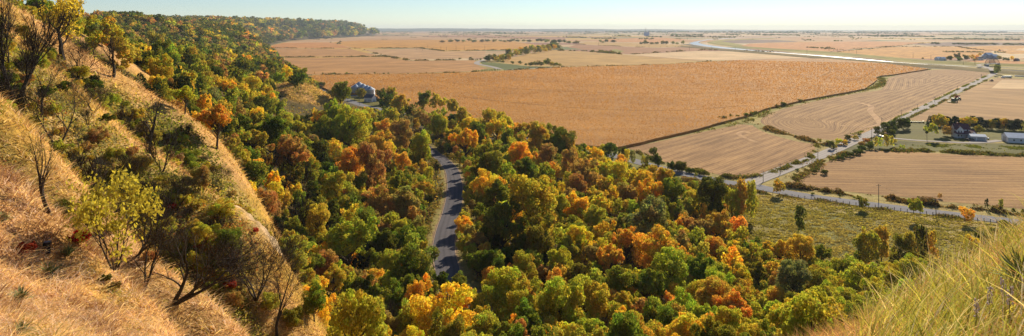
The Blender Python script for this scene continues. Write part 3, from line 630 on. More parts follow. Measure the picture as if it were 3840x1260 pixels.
H = """1015,517,110,G 1089,582,140,R 1246,563,65,Y 1311,600,120,O 1394,628,140,R 1431,535,95,O 1505,628,78,O 1578,540,105,L 1265,729,140,L 1421,757,115,R 1514,766,118,R
1505,692,85,g 1375,840,125,g 1302,923,170,L 1477,849,95,L 1514,895,95,g 1440,923,105,G 1154,923,75,G 1172,997,95,g 1403,1043,80,O 1551,1000,160,g 1466,1000,90,L 1255,1052,115,M
1477,1108,100,g 1680,1165,270,Y 1722,1082,105,g 1655,1068,80,G 1551,1205,150,M 1790,1140,140,L 1883,1080,190,L 1818,692,112,Y 1818,600,130,g 1643,452,100,L 1745,535,95,Y 1874,750,140,g 1735,905,62,M 1790,914,90,R 1883,849,150,g
1690,508,70,L 2003,526,110,O 1948,572,100,Y 2105,535,100,g 2058,508,90,g 2132,563,80,O 2142,609,75,R 1975,646,110,g 2058,600,80,R 2234,582,60,Y 2197,646,105,R 2160,692,90,R 2271,626,76,Y 2317,670,85,Y
2400,672,88,Y 2492,676,88,O 2465,701,42,N 2363,729,95,R 2437,729,110,Y 2520,748,115,g 2548,803,60,R 2492,785,80,g 2603,766,80,M 2668,752,130,G 2649,812,80,Y 2686,849,90,O 2622,868,80,R
2585,849,60,R 2418,849,185,W 2252,757,70,M 2234,831,88,M 2151,766,95,Y 2095,785,90,L 1994,794,215,L 2022,878,170,g 2289,849,70,R 2169,877,90,g 2178,923,105,Y 2132,942,90,M 2354,923,130,O 2262,951,100,Y
2225,978,90,R 2289,978,100,O 2105,997,100,L 2040,1034,70,R 2465,942,150,O 2548,978,100,O 2317,1062,75,R 2243,1117,150,M 2169,1034,90,g 2511,1034,170,L 2428,1080,130,g 2345,1145,100,M 2640,1034,120,g
2603,914,90,g 2686,932,95,O 2751,932,85,Y 2723,988,80,L 2815,960,110,M 2861,942,70,O 2705,1025,90,M 2778,1043,90,Y 2686,1108,150,O 2751,1172,160,O 2797,1108,80,L 2843,1034,90,g 2834,1182,80,L
1957,1034,120,L 1966,1126,150,L 2105,1126,210,L 1985,1218,150,g 2326,1210,95,Y 2428,1210,120,g 2557,1163,150,L 2548,1222,130,g 2926,951,100,Y 3000,969,115,O 3078,960,78,g 2898,1034,90,g 2926,1071,90,R
2972,1080,150,W 3065,1062,140,L 2917,1126,95,O 3074,1190,180,L 3240,1080,150,L 3323,1071,110,L 3425,1045,120,L 2935,1222,120,Y 3268,1145,120,L 3157,1034,95,g 3180,1130,110,L 3000,1170,110,g
1278,338,80,g 1466,352,45,L 1585,372,70,g 1642,384,60,M 1698,404,60,M 1443,372,60,G 1500,392,70,O 1545,412,55,G 1602,450,60,R 1562,435,60,R 1471,435,60,L 1310,470,135,L 1360,455,90,L 1244,423,100,L 1221,491,110,g
1062,452,80,M 1017,491,110,g 971,457,70,L 1119,491,75,L 1190,440,60,Y 1443,480,70,O 1500,508,90,R 1278,514,80,g 1738,435,70,M 1755,475,80,Y 1784,508,80,g 1829,457,75,M 1869,446,60,L 1858,491,80,Y 1897,469,70,Y
1903,508,70,g 1930,490,70,Y 1960,500,75,M 1017,264,60,g 1074,276,50,Y 1113,304,60,G 1045,299,50,M 1130,276,40,g 812,458,130,O 596,153,80,M 591,199,80,g 613,250,90,L 653,284,70,g 699,239,60,N 755,261,60,M
829,278,60,R 852,329,65,Y 886,375,85,L 937,420,75,g 909,352,55,Y 790,369,75,W 693,364,80,L 738,318,55,G 824,307,50,M 909,256,80,g 398,153,35,O 358,114,50,W 950,340,70,Y 980,390,75,g 1040,400,80,M
900,470,80,g 950,530,90,M 1000,600,90,B 1071,692,90,B 1126,775,80,B 1160,640,90,g 1200,570,80,G 1230,640,70,G 1340,690,80,g 1190,850,110,M 1100,860,80,g 1330,780,90,G 1400,980,80,g 1350,1090,100,G
1180,1120,100,g 1450,1190,120,B 1600,1100,90,g 1100,660,80,g 1560,600,50,g 1545,690,50,M 1905,960,90,G 1840,1000,100,G 1790,980,80,g 1950,930,90,g 1850,920,90,G 2060,960,80,G 2000,1000,80,M""".split()
for q in H:
    a, b, c_, k_ = q.split(','); kd = None
    if k_ in 'B': continue
    if int(b) < 420 and int(a) > 1700: kd = None
    tree(int(a), int(b), int(c_), k_, kd)
for q in "1320,1163,185,B 978,628,80,B 1071,692,90,B 1126,775,90,B 1450,1190,120,B 1520,470,60,B 1000,600,90,B".split():
    a, b, c_, k_ = q.split(','); tree(int(a), int(b), int(c_), 'B', 'bare')
def flat_tree(px, py, hpx, wpx, c, kind='round'):
    x, y = gp(px, py); TREES.append(dict(x=x, y=y, z=0, w=wpx*y/F, h=hpx*y/F, kind=kind, c=c, hero=1))
for a in [(2923,735,64,60,'M'),(3003,878,105,50,'G','tall'),(3238,789,54,58,'g'),(3436,826,82,68,'M','spread'),(3633,840,66,66,'Y','round'),(2775,845,170,85,'O','tall'),(2745,850,140,80,'M','tall'),(2815,830,150,70,'M','tall'),
          (3258,1010,150,95,'M','tall'),(3222,1000,110,60,'g','tall'),(3305,985,140,80,'O','tall'),(3372,1015,130,85,'g','tall'),(3420,1020,150,80,'M','tall'),(3450,1000,160,65,'G','tall'),(3494,985,120,58,'O','tall'),
          (3646,935,70,62,'Y','clump'),(3690,915,60,60,'G','clump'),(3771,862,46,46,'G','clump'),(3718,880,36,40,'G','clump'),
          (3494,527,68,44,'M','spread'),(3527,508,78,66,'L','spread'),(3631,492,56,66,'M','spread'),(3672,508,40,44,'g','round'),(3352,470,0,0,'x'),
          (1352,374,47,46,'g','round'),(1240,372,50,58,'W','clump'),(1275,378,52,60,'g','clump'),(1205,330,30,30,'G','clump'),(1185,322,22,26,'M','clump'),(1170,306,26,24,'M','clump'),
          (3740,279,36,30,'g','tall'),(1430,377,50,46,'G','round'),(1460,392,55,50,'g','round'),
          (2282,600,62,56,'G','tall'),(2300,590,50,40,'G','tall'),(2335,604,52,46,'G','tall'),(2262,588,45,36,'Y','tall'),(2372,618,56,30,'W','tall'),(2352,610,50,30,'Y','tall'),(2420,625,56,40,'M','clump'),(2450,620,66,46,'G','tall'),(2470,622,52,40,'G','clump'),
          (2520,640,50,52,'G','clump'),(2556,645,52,58,'G','clump'),(2590,650,30,40,'G','clump'),(2622,655,26,30,'g','clump'),(2640,660,24,36,'G','clump'),
          (2655,700,0,0,'x'),(2595,690,34,60,'R','clump'),(2570,678,20,36,'R','clump'),
          (3295,560,0,0,'x')]:
    if a[4] != 'x': flat_tree(*a)
for px, py, hh, ww, cc_ in [(3105,545,22,28,'g'),(3130,558,20,26,'M'),(3120,562,34,30,'G'),(3148,545,32,30,'Y'),(3165,546,28,26,'Y'),(3182,530,32,28,'G'),(3205,526,26,26,'M'),(3073,535,22,20,'g'),(3222,512,20,18,'G'),
                            (3095,655,24,34,'G'),(3064,640,18,24,'G'),(3052,650,20,26,'G'),(3115,605,14,14,'G'),
                            (3150,600,22,34,'G'),(3170,594,24,36,'G'),(3190,588,26,38,'G'),(3212,580,28,40,'G'),(3235,568,28,36,'G'),(3258,560,28,34,'G'),(3228,548,22,30,'R'),(3250,538,24,30,'R'),(3265,548,26,26,'g'),
                            (3284,556,44,22,'L'),(3300,554,40,22,'L'),(3324,556,50,26,'L'),(3342,552,46,22,'L'),(3355,538,26,18,'L'),(3383,560,24,24,'L'),
                            (3290,508,34,34,'G'),(3318,500,40,42,'G'),(3345,496,44,46,'G'),(3370,488,46,52,'G'),(3392,488,44,44,'G'),(3400,482,40,34,'G'),(3340,508,30,34,'G'),
                            (3550,510,36,46,'R'),
                            (2700,448,16,20,'G'),(2718,452,22,24,'G'),(2740,444,20,18,'G'),(2765,444,20,18,'G'),(2800,440,22,24,'G'),(2822,434,22,24,'G'),(2835,430,18,18,'G'),(2862,422,8,12,'G'),(2885,410,10,14,'M'),(2910,404,16,18,'G'),(2940,398,20,26,'G'),(2992,382,14,16,'G'),(3000,384,16,18,'G'),(3022,374,10,12,'G'),
                            (3105,183,11,16,'G'),(3095,185,6,10,'G'),
                            (2965,675,0,0,'x'),(2990,640,12,20,'G'),(3200,745,14,16,'g'),(3150,740,18,10,'G'),(3050,733,14,16,'G'),
                            (3525,745,30,16,'R'),(3700,785,40,16,'N'),(3755,790,44,22,'g'),(3800,800,28,18,'G'),(3730,790,24,22,'G'),(3838,800,24,20,'G'),(3445,755,26,14,'G'),
                            (2610,663,20,12,'g'),(2770,715,14,14,'g')]:
    if cc_ != 'x': flat_tree(px, py, hh, ww, cc_, 'clump' if hh < 34 else 'tall')
for i in range(26):                                   # the windbreak behind the farmhouse
    px = 3488+i*14.6; flat_tree(px+random.uniform(-3,3), 474+i*.75+random.uniform(-2,2), 34+random.uniform(-3,8)+(i > 8)*4, 34+random.uniform(0,8), 'O' if i in (19,) else 'M' if i in (16, 24) else 'N', 'cedar' if i % 3 == 0 else 'tall')
for px, py, hh, ww, cc_ in [(3560,229,22,30,'G'),(3592,226,30,28,'G'),(3600,231,18,30,'g'),(3625,229,25,30,'G'),(3645,226,22,24,'M'),(3660,224,20,24,'O'),(3675,212,14,20,'M'),(3655,230,14,20,'g'),(3750,227,20,20,'g'),(3778,230,15,24,'G'),(3795,229,20,18,'Y'),(3765,229,16,16,'G'),(3460,221,8,10,'G'),
                            (2653,232,9,12,'G'),(2664,232,9,10,'G')]: flat_tree(px, py, hh, ww, cc_, 'round' if hh > 12 else 'clump')
for i in range(46):                                   # the creek woods in the middle distance
    t_ = i/45; px = 1830+t_*265+random.uniform(-14,14); py = 228-t_*48+random.uniform(-6,6)+(8*(t_ < .3)); flat_tree(px, py, 20+random.uniform(-4,8), 22+random.uniform(0,12), random.choice('gGgMGYLW'), random.choice(['round','tall']))
for i in range(30):
    t_ = i/29; px = 1665+t_*500+random.uniform(-8,8); py = 161-3*math.sin(t_*3)+random.uniform(-2,2)+7*max(0, t_-.7)*3; flat_tree(px, py, 11+random.uniform(-2,5), 18+random.uniform(0,10), random.choice('gGgGW'), 'round')
for px, py, hh, ww, cc_ in [(1992,250,18,26,'G'),(2006,251,22,24,'G'),(2018,250,26,20,'G'),(2030,251,20,24,'G'),(2043,250,30,22,'g'),(2054,251,34,24,'G'),(2070,251,22,26,'M'),(2086,251,18,26,'g'),(2099,251,14,20,'g'),(1923,242,14,18,'G'),(1950,243,16,18,'G'),(1972,247,10,16,'G'),(1885,236,10,24,'G'),(1870,233,12,20,'g'),
                            (2405,168,13,22,'G'),(2425,168,14,24,'G'),(2445,168,11,24,'G'),(2462,168,12,24,'G'),(2485,169,18,24,'G'),(2500,169,16,20,'G'),(2419,164,16,18,'g'),(2524,169,16,18,'W'),(2540,169,12,18,'W'),(2560,170,20,18,'W'),(2250,158,10,14,'g'),(2275,160,14,22,'G'),(2300,160,11,26,'G'),(2260,162,10,24,'W')]: flat_tree(px, py, hh, ww, cc_, 'round')
for i in range(24): flat_tree(1772+i*4.4+random.uniform(-2,2), 270-i*.25+random.uniform(-1,1), 7+random.uniform(0,4), 5, 'G', 'cedar')
for i in range(19):                                   # bushes along the far edge of the corn
    px = 1185+i*31+random.uniform(-9,9); flat_tree(px, 277.5-(i > 14)*(i-14)*.6, random.choice([4,5,7,6,9]), random.choice([7,9,12,8]), random.choice('GGGgR'), random.choice(['clump','clump','cedar']))
for px, py, s_ in [(1790,226,7),(1801,226,9),(1423,212,6),(1460,213,5),(1272,165,10),(1276,158,8),(1268,166,8),(1240,160,5),(1535,225,5),(1650,226,5),(1726,224,10),(1763,222,11),(1700,226,5)]: flat_tree(px, py, s_, s_*1.3, 'G', 'clump')

# ---- keep clear what the photograph shows
KEEP = [[(2470,622),(2600,648),(2720,676),(2720,700),(2600,672),(2470,646)],[(1625,590),(1665,592),(1720,660),(1712,800),(1702,900),(1720,1005),(1650,1008),(1606,900),(1615,800),(1640,700)],
        [(1285,345),(1480,330),(1480,400),(1300,400)], [(1045,350),(1150,333),(1230,360),(1250,395),(1130,430),(1050,420)],
        [(2680,665),(3840,800),(3840,860),(3500,950),(3150,960),(2900,880),(2860,720),(2680,690)], [(1150,285),(1230,285),(1230,345),(1180,330)]]
def inp1(x, y, P):
    r = False; j = len(P)-1
    for i in range(len(P)):
        xi, yi = P[i]; xj, yj = P[j]
        if (yi > y) != (yj > y) and x < (xj-xi)*(y-yi)/(yj-yi)+xi: r = not r
        j = i
    return r
def blocks(x, y, z, w_, h, lim=None):
    px, pt_ = proj(x, y, z+h); _, pb = proj(x, y, z+h*.3); hw = w_/2*F/y*.85
    for P in KEEP:
        for a in (-1, 0, 1):
            for q in (pt_+4, (pt_+pb)/2, pb):
                if inp1(px+a*hw, q, P): return True
    return False
occ = [(t_['x'], t_['y'], t_['w']) for t_ in TREES]
# ---- the forest fills in between
def forest_ok(x, y):
    """0..1: how wooded the ground is"""
    ins = inpoly(x, y, HILL); d, _ = pl_dist(x, y, FOOT); cv_ = crest_cov(x, y); r, _ = pl_dist(x, y, ROADS[:, :2])
    ok = ins & (d > 3) & (cv_ < .25) & (r > 5.4) & (y > 42)
    leftnear = (x < -18-(y-60)*.42) & (y < 150)
    return ok & ~leftnear
N_ = 22000; u_ = rng.random(N_); pxs = -150+u_*3600; ys = np.exp(np.log(44)+rng.random(N_)*(np.log(560)-np.log(44))); xs = (pxs-CX)/F*ys
ok = forest_ok(xs, ys); xs = xs[ok]; ys = ys[ok]; zs = terrain(xs, ys)
cells = {}
for x, y, w_ in occ: cells.setdefault((int(x//12), int(y//12)), []).append((x, y, w_))
cn = fbm(xs/26, ys/26, 77); cn2 = fbm(xs/9, ys/9, 87); nfill = 0
for x, y, z, a, b in zip(xs, ys, zs, cn, cn2):
    w_ = random.uniform(3.6, 8.6); px, py = proj(x, y, z)
    if py > 1500: continue
    if random.random() < .35: w_ *= .6
    near_road = np.min(np.hypot(ROADS[:, 0]-x, ROADS[:, 1]-y)) < 13
    if near_road: w_ = min(w_, 5.5)
    bad = False
    for i in range(int(x//12)-1, int(x//12)+2):
        for j in range(int(y//12)-1, int(y//12)+2):
            for q in cells.get((i, j), ()):
                if math.hypot(q[0]-x, q[1]-y) < .30*(q[2]+w_): bad = True; break
            if bad: break
        if bad: break
    if bad: continue
    h = w_*random.uniform(1.1, 1.5); kd = random.choice(['round', 'tall', 'spread', 'clump' if w_ < 6 else 'round'])
    if blocks(x, y, z, w_, h):
        w_ = 3.0; h = 2.6; kd = 'clump'
        if blocks(x, y, z, w_, h): continue
    v_ = a+.4*(b-.5)+random.uniform(-.07, .07)
    if x < -30: c_ = 'gMGgMLgYMRMgLGgB'[min(14, int(max(0, v_*1.2-.1)*15))] if random.random() < .9 else 'N'
    else: c_ = 'RMgYMLgYMOLgRLMgY'[min(16, int(max(0, v_*1.2-.1)*17))]
    if px > 2750 and py > 1050: c_ = random.choice('LLMgM')
    cells.setdefault((int(x//12), int(y//12)), []).append((x, y, w_)); nfill += 1
    TREES.append(dict(x=x, y=y, z=z, w=w_, h=h, kind=kd, c=c_, hero=0))
# hillside shrubs in the ravines of the near bluff
N_ = 9000; pxs = -120+rng.random(N_)*1400; ys = np.exp(np.log(34)+rng.random(N_)*(np.log(170)-np.log(34))); xs = (pxs-CX)/F*ys
ok = inpoly(xs, ys, HILL) & (crest_cov(xs, ys) < .12) & (xs < -14-(ys-40)*.30)
xs = xs[ok]; ys = ys[ok]; zs = terrain(xs, ys); cn = fbm(xs/14, ys/14, 57); SHR = []
for x, y, z, a in zip(xs, ys, zs, cn):
    w_ = random.uniform(1.0, 2.6)*(1 if y < 70 else 1.5)
    if any(math.hypot(q[0]-x, q[1]-y) < .41*(q[2]+w_) for q in SHR) or crest_cov(np.array([x]), np.array([y]))[0] > .02 or random.random() < .25: continue
    if any(math.hypot(q[0]-x, q[1]-y) < .35*q[2] for q in occ): continue
    SHR.append((x, y, w_)); v_ = a+random.uniform(-.2, .2)
    c_ = 'GgMgMMRMLBM'[min(10, int(max(0, v_)*11))]
    if blocks(x, y, z, w_, w_*.8): continue
    TREES.append(dict(x=x, y=y, z=z, w=w_, h=w_*random.uniform(.7, 1.1), kind='bare' if random.random() < .34 and w_ > 1.3 else 'clump', c=c_, hero=0, shrub=1))
for px, py, wpx, c_ in [(210,800,120,'G'),(130,760,70,'G'),(260,840,80,'g'),(640,520,70,'g'),(700,600,90,'g'),(930,640,110,'g'),(960,600,80,'M'),(330,320,60,'G'),(350,300,50,'N'),(180,350,60,'G'),(30,300,80,'G'),(60,340,60,'g'),(560,960,80,'R'),(820,1000,60,'G'),
                        (880,1120,90,'R'),(850,1060,60,'R'),(700,960,70,'G'),(400,440,60,'G'),(250,330,60,'G'),(760,870,130,'M'),(820,800,120,'M'),(870,900,120,'g'),(1010,1150,90,'M'),(420,850,60,'M'),(540,760,90,'M'),(1100,1190,100,'g')]:
    x, y, z, w_, h = solve(px, py, wpx, .9, .4, y0=30); TREES.append(dict(x=x, y=y, z=z, w=w_, h=h, kind='clump', c=c_, hero=1, shrub=1))
N_ = 2600; pxs = -100+rng.random(N_)*1150; ys = np.exp(np.log(46)+rng.random(N_)*(np.log(150)-np.log(46))); xs = (pxs-CX)/F*ys
ok = inpoly(xs, ys, HILL) & (crest_cov(xs, ys) < .02) & (xs < -14-(ys-40)*.30); xs = xs[ok]; ys = ys[ok]; zs = terrain(xs, ys); BT = []
for x, y, z in zip(xs, ys, zs):
    if len(BT) >= 34: break
    if any(math.hypot(q[0]-x, q[1]-y) < 6.5+.04*y for q in BT): continue
    px, _ = proj(x, y, z); h = random.uniform(3.5, 6.5)
    if 200 < px < 440 and y > 95: continue
    BT.append((x, y)); TREES.append(dict(x=x, y=y, z=z, w=h*.75, h=h, kind='bare', c='B', hero=1))
print('spots', len(TREES), 'fill', nfill)
# ---- which are individuals, which read as one mass
big = []; small = []; seen = {}
for t_ in TREES:
    px, py = proj(t_['x'], t_['y'], t_['z']+t_['h']*.6); t_['px'], t_['py'] = px, py; t_['wpx'] = t_['w']*F/t_['y']
    t_['shrub'] = bool(t_.get('shrub')) or (t_['kind'] == 'clump')
    t_['inview'] = -t_['wpx']*.5 < px < 3840+t_['wpx']*.5 and py < 1260+t_['wpx']*.6
for shr in (False, True):
    L = [t_ for t_ in TREES if t_['shrub'] == shr and t_['inview'] and (t_['wpx'] > 5)]
    L.sort(key=lambda t_: -t_['wpx']*(1.5 if t_['hero'] else 1)); big += L[:295]
bset = set(id(t_) for t_ in big); small = [t_ for t_ in TREES if id(t_) not in bset]
print('individuals', len(big), 'mass', len(small))
def bare_mesh(seed, levels=4, sides=5, lean=(0,0), tips=None, spread=.75, up=.25, thick=.026, multi=1, nch=3, twig=.0009):
    rs = random.Random(seed); b = MB(); tips = [] if tips is None else tips
    def grow(p, d, L, r, lv):
        n = 5 if lv >= levels-1 else 3; pts = [p.copy()]; rr = [r]; q = p.copy(); dd = d.copy()
        for i in range(n):
            dd = (dd+Vector((rs.gauss(0,.14), rs.gauss(0,.14), rs.gauss(0,.10)+.06*up*4))).normalized(); q = q+dd*L/n; pts.append(q.copy()); rr.append(max(twig, r*(1-(.62 if lv else 1)*(i+1)/n)))
        b.tube(pts, rr, sides if lv >= levels-1 else 3 if lv < 2 else 4)
        if lv == 0: tips.append(q); return
        k = nch+(1 if lv >= levels-1 else rs.choice([0, 1]))
        for j in range(k):
            t_ = .38+.62*(j+.6*rs.random())/k; i = min(n-1, int(t_*n)); f_ = t_*n-i; s_ = pts[i].lerp(pts[i+1], f_)
            ax = dd.cross(Vector((rs.gauss(0,1), rs.gauss(0,1), rs.gauss(0,1)))).normalized(); a = spread*(.55+.6*rs.random())
            nd = (dd*math.cos(a)+ax*math.sin(a)+Vector((0,0,up*.4))).normalized()
            grow(s_, nd, L*(.55+.22*rs.random()), max(twig, rr[i]*.50), lv-1)
        grow(q, dd, L*.6, max(twig, rr[-1]), lv-1)
    for m_ in range(multi):
        a = 2*PI*m_/max(1, multi)+seed; d = Vector((lean[0]+(.35*math.cos(a) if multi > 1 else 0), lean[1]+(.35*math.sin(a) if multi > 1 else 0), 1)).normalized()
        grow(Vector((0,0,-.03)), d, .44, thick*(1 if multi == 1 else .6), levels)
    return b
BARE = {}
def bare(v, tipsleaf=0, col=None, size=.03, levels=4, **k):
    key = (v, tipsleaf, levels)
    if key not in BARE:
        tips = []; b = bare_mesh(v, levels=levels, tips=tips, **k); zs_ = [p[2] for p in b.v]; s_ = 1/max(zs_); b.v = [(x*s_, y*s_, z*s_) for x, y, z in b.v]
        m = b.mesh('branches', BARKD); cm = None
        if tipsleaf:
            P = np.array([tuple(p*s_) for p in tips for _ in range(tipsleaf)])+rng.normal(size=(len(tips)*tipsleaf, 3))*.022
            n_ = len(P); V, Fq, c = quads(P, unit(rng.normal(size=(n_, 3))+[0,0,.5]), size*.6*(.6+.8*rng.random(n_)), size*.4*(.6+.6*rng.random(n_)), (.7+.6*rng.random((n_, 1)))*[1,1,1])
            cm = npmesh('crown', V, Fq, LEAF, c)
        BARE[key] = (m, cm)
    return BARE[key]
def put(t_):
    s = t_['wpx']*1024/3840; kd = t_['kind']; lod = 'hi' if s > 27 else 'mid' if s > 11 else 'low'
    nm = 'bare_shrub' if t_['shrub'] and kd == 'bare' else 'shrub' if t_['shrub'] else 'bare_tree' if kd == 'bare' else 'cedar_tree' if kd == 'cedar' else 'deciduous_tree'
    e = empty(nm, (t_['x'], t_['y'], t_['z']-.05), random.random()*6.28)
    j = [1+random.uniform(-.16, .16), 1+random.uniform(-.1, .1), 1]
    if kd == 'bare':
        m, _ = bare(random.choice([3, 5]), levels=3, spread=.7, up=.3, multi=4, twig=.003); o = nobj('branches', m, e); e.scale = (t_['w']*.9,)*2+(t_['h'],)
        cm = None
    else:
        m, tr = proto(kd, random.randrange(4), lod); o = nobj('crown', m[3], e); o.color = (*[c*q for c, q in zip(PAL[t_['c']], j)], 1)
        nobj('trunk' if kd != 'clump' else 'stems', tr, e); sx = random.uniform(.82, 1.2); e.scale = (t_['w']*sx, t_['w']/sx, t_['h'])
    t_['obj'] = e; t_['noun'] = nm
for t_ in big: put(t_)
def merged(name, L, label=None, **kw):
    VV = []; FF = []; CC = []; b = 0
    for t_ in L:
        if t_['kind'] == 'bare' and t_['shrub']: continue
        kd = t_['kind'] if t_['kind'] != 'bare' else 'round'
        V, Fq, c = proto(kd, random.randrange(4), 'low' if t_.get('wpx', 0) > 24 else 'far')[0][:3]
        a = random.random()*6.28; ca, sa = math.cos(a), math.sin(a)
        x = (V[:, 0]*ca-V[:, 1]*sa)*t_['w']+t_['x']; y = (V[:, 0]*sa+V[:, 1]*ca)*t_['w']+t_['y']; z = V[:, 2]*t_['h']+t_['z']
        VV.append(np.stack([x, y, z], 1)); FF.append(Fq+b); b += len(V); j = np.array([1+random.uniform(-.2, .2), 1+random.uniform(-.12, .12), 1]); CC.append(c*np.array(PAL[t_['c']])*j)
    return nobj(name, npmesh(name, np.concatenate(VV), np.concatenate(FF), LEAF, np.concatenate(CC)), kind='stuff')

if small: merged('understorey_woodland', small)
# ---- wooded bluffs going off into the distance
L = []; y = 330.0
while y < 6600:
    sp = max(8.5, y*.0125); px = -120.0
    while px < 1500:
        X = (px-CX)/F*y; L.append((X+random.uniform(-.45, .45)*sp, y+random.uniform(-.5, .5)*sp*1.4, sp)); px += sp/y*F
    y += sp*1.25
A = np.array(L); ok = inpoly(A[:, 0], A[:, 1], HILL); A = A[ok]; d, _ = pl_dist(A[:, 0], A[:, 1], FOOT); A = A[(d > 4) & ((A[:, 0] < -150-(A[:, 1]-330)*.02) | (A[:, 1] > 560) )]
A = A[crest_cov(A[:, 0], A[:, 1]) < .3]; rdd, _ = pl_dist(A[:, 0], A[:, 1], ROADS[:, :2]); A = A[rdd > 12]
Zs = terrain(A[:, 0], A[:, 1]); cn = fbm(A[:, 0]/90, A[:, 1]/90, 91); FL = []
for (x, y, sp), z, a in zip(A, Zs, cn):
    v_ = a+random.uniform(-.2, .2); w_ = sp*random.uniform(.9, 1.5)
    if any(math.hypot(q[0]-x, q[1]-y) < .4*(q[2]+w_) for q in cells.get((int(x//12), int(y//12)), ())): continue
    if y < 700 and blocks(x, y, z, w_, w_): continue
    FL.append(dict(x=x, y=y, z=z-.5, w=w_, h=w_*(1.1 if y < 900 else .8), kind='round', wpx=0, c='GGGGMgGRGGgGYGgGG'[min(16, max(0, int(v_*17)))]))
print('far hill trees', len(FL)); merged('hillside_forest', FL)
# ---- tree belts on the plain, far away
BELT = [(1910,2560,116,118,3.5,9),(2040,2260,120,122,3,6),(2200,3050,121,124,5,10),(2400,2700,130,134,5,12),(2480,2640,138,141,8,13),(2640,3000,130,134,5,12),(2880,3400,124,126,4,10),(3000,3800,118,121,3,9),(3400,3840,130,132,4,12),
        (3260,3500,137,140,7,13),(3480,3900,148,152,6,12),(3500,3840,166,170,7,14),(2300,2480,137,140,5,9),(1420,1560,120,121,3,8),(1600,1700,124,125,3,8),(1750,1900,124,126,5,9),(1860,1980,127,129,4,9),(980,1010,0,0,0,0),(1330,1420,121,119,2,8),
        (2100,2200,141,143,5,8),(2200,2450,146,148,6,8),(2660,2760,140,143,5,9),(3020,3160,152,155,4,8),(3540,3840,196,199,5,5),(3030,3130,180,184,5,6),(1700,1830,130,130,4,8),(1280,1400,126,124,2,8),(3100,3400,133,135,3,10)]
BL = []
for x0, x1, ya, yb, hp, wd in BELT:
    if hp == 0: continue
    px = x0
    while px < x1:
        t_ = (px-x0)/(x1-x0)
        if vnoise([px*.02+ya], [ya])[0] > .25:
            for k in range(2):
                py = ya+(yb-ya)*t_+random.uniform(-1, 1)*.8; X, Y = gp(px+random.uniform(-6, 6), py); s_ = Y/F
                BL.append(dict(x=X, y=Y, z=0, w=random.uniform(.8, 1.5)*wd*s_, h=hp*s_*random.uniform(.6, 1.3), kind='round', wpx=0, c=random.choice('GgGWG')))
        px += wd*.8
for i in range(420):
    px = random.uniform(1000, 3840); py = random.choice([random.uniform(117, 126), random.uniform(117, 134), random.uniform(117, 150)]); X, Y = gp(px, py)
    if inpoly([X], [Y], HILL)[0]: continue
    for k in range(random.randint(1, 7)): BL.append(dict(x=X+k*Y/F*5*random.uniform(.5, 1.5), y=Y*random.uniform(.998, 1.002), z=0, w=Y/F*random.uniform(4, 8), h=Y/F*random.uniform(2, 4), kind='round', wpx=0, c=random.choice('GgWG')))
merged('distant_tree_belts', BL)
# the pale bluffs across the valley
nx = 240; V = []
for j in range(5):
    for i in range(nx):
        px = -300+i*4500/(nx-1); Y = (14600, 14750, 15000, 15300, 15600)[j]; X = (px-CX)/F*Y
        h = (78-52*sstep(1400, 3500, px))*(.72+.45*fbm(X/900, 3.3, 5, 4))*(1+.0*j); V.append((X, Y, (0, .55, 1, 1, .6)[j]*float(h)+.2))
nobj('far_bluffs', npmesh('far_bluffs', V, [(j*nx+i, j*nx+i+1, (j+1)*nx+i+1, (j+1)*nx+i) for j in range(4) for i in range(nx-1)], simple('far_woods', (.09,.10,.05), .9, scale=.003), smooth=True), kind='structure')

# ================================================================== GROUND COVER
def polar_pts(n, a0, a1, r0, r1, pw_=1.0):
    a = rng.uniform(R(a0), R(a1), n); r = np.exp(rng.uniform(math.log(r0), math.log(r1), n)); return r*np.sin(a), r*np.cos(a), r
def blades(name, x, y, z, r, ln, wd, col, lean=(0,0), curve=.5, seg=2, spread=.35):
    n = len(x); az = rng.uniform(0, 2*PI, n); d = np.stack([np.cos(az)*spread*rng.random(n)+lean[0]*(.5+rng.random(n)), np.sin(az)*spread*rng.random(n)+lean[1]*(.5+rng.random(n)), np.ones(n)], 1)
    d = unit(d); side = unit(np.cross(d, unit(rng.normal(size=(n, 3))*[1, .5, .2]))); ln = np.asarray(ln).reshape(-1, 1); wd = np.asarray(wd).reshape(-1, 1)
    hz = unit(d*[1, 1, 0]+1e-6); P = np.stack([x, y, z], 1); V = []; k = seg+1
    for i in range(k):
        t_ = i/seg; q = P+d*ln*t_+hz*ln*curve*t_*t_*.8-np.array([0, 0, 1])*ln*curve*t_**2.2*.42; wv_ = wd*(1-t_*.92)
        V += [q-side*wv_, q+side*wv_]
    V = np.stack(V, 1).reshape(-1, 3); b = np.arange(n)[:, None]*(2*k)
    Fq = np.concatenate([b+np.array([2*i, 2*i+1, 2*i+3, 2*i+2]) for i in range(seg)], 0)
    return nobj(name, npmesh(name, V, Fq, BLADE, np.repeat(col, 2*k, 0)), kind='stuff')
def pick(cols, n, key=None, var=.25):
    cols = np.array(cols); i = np.clip(((key if key is not None else rng.random(n))*len(cols)).astype(int), 0, len(cols)-1)
    return cols[i]*(1+(rng.random((n, 1))-.5)*2*var)
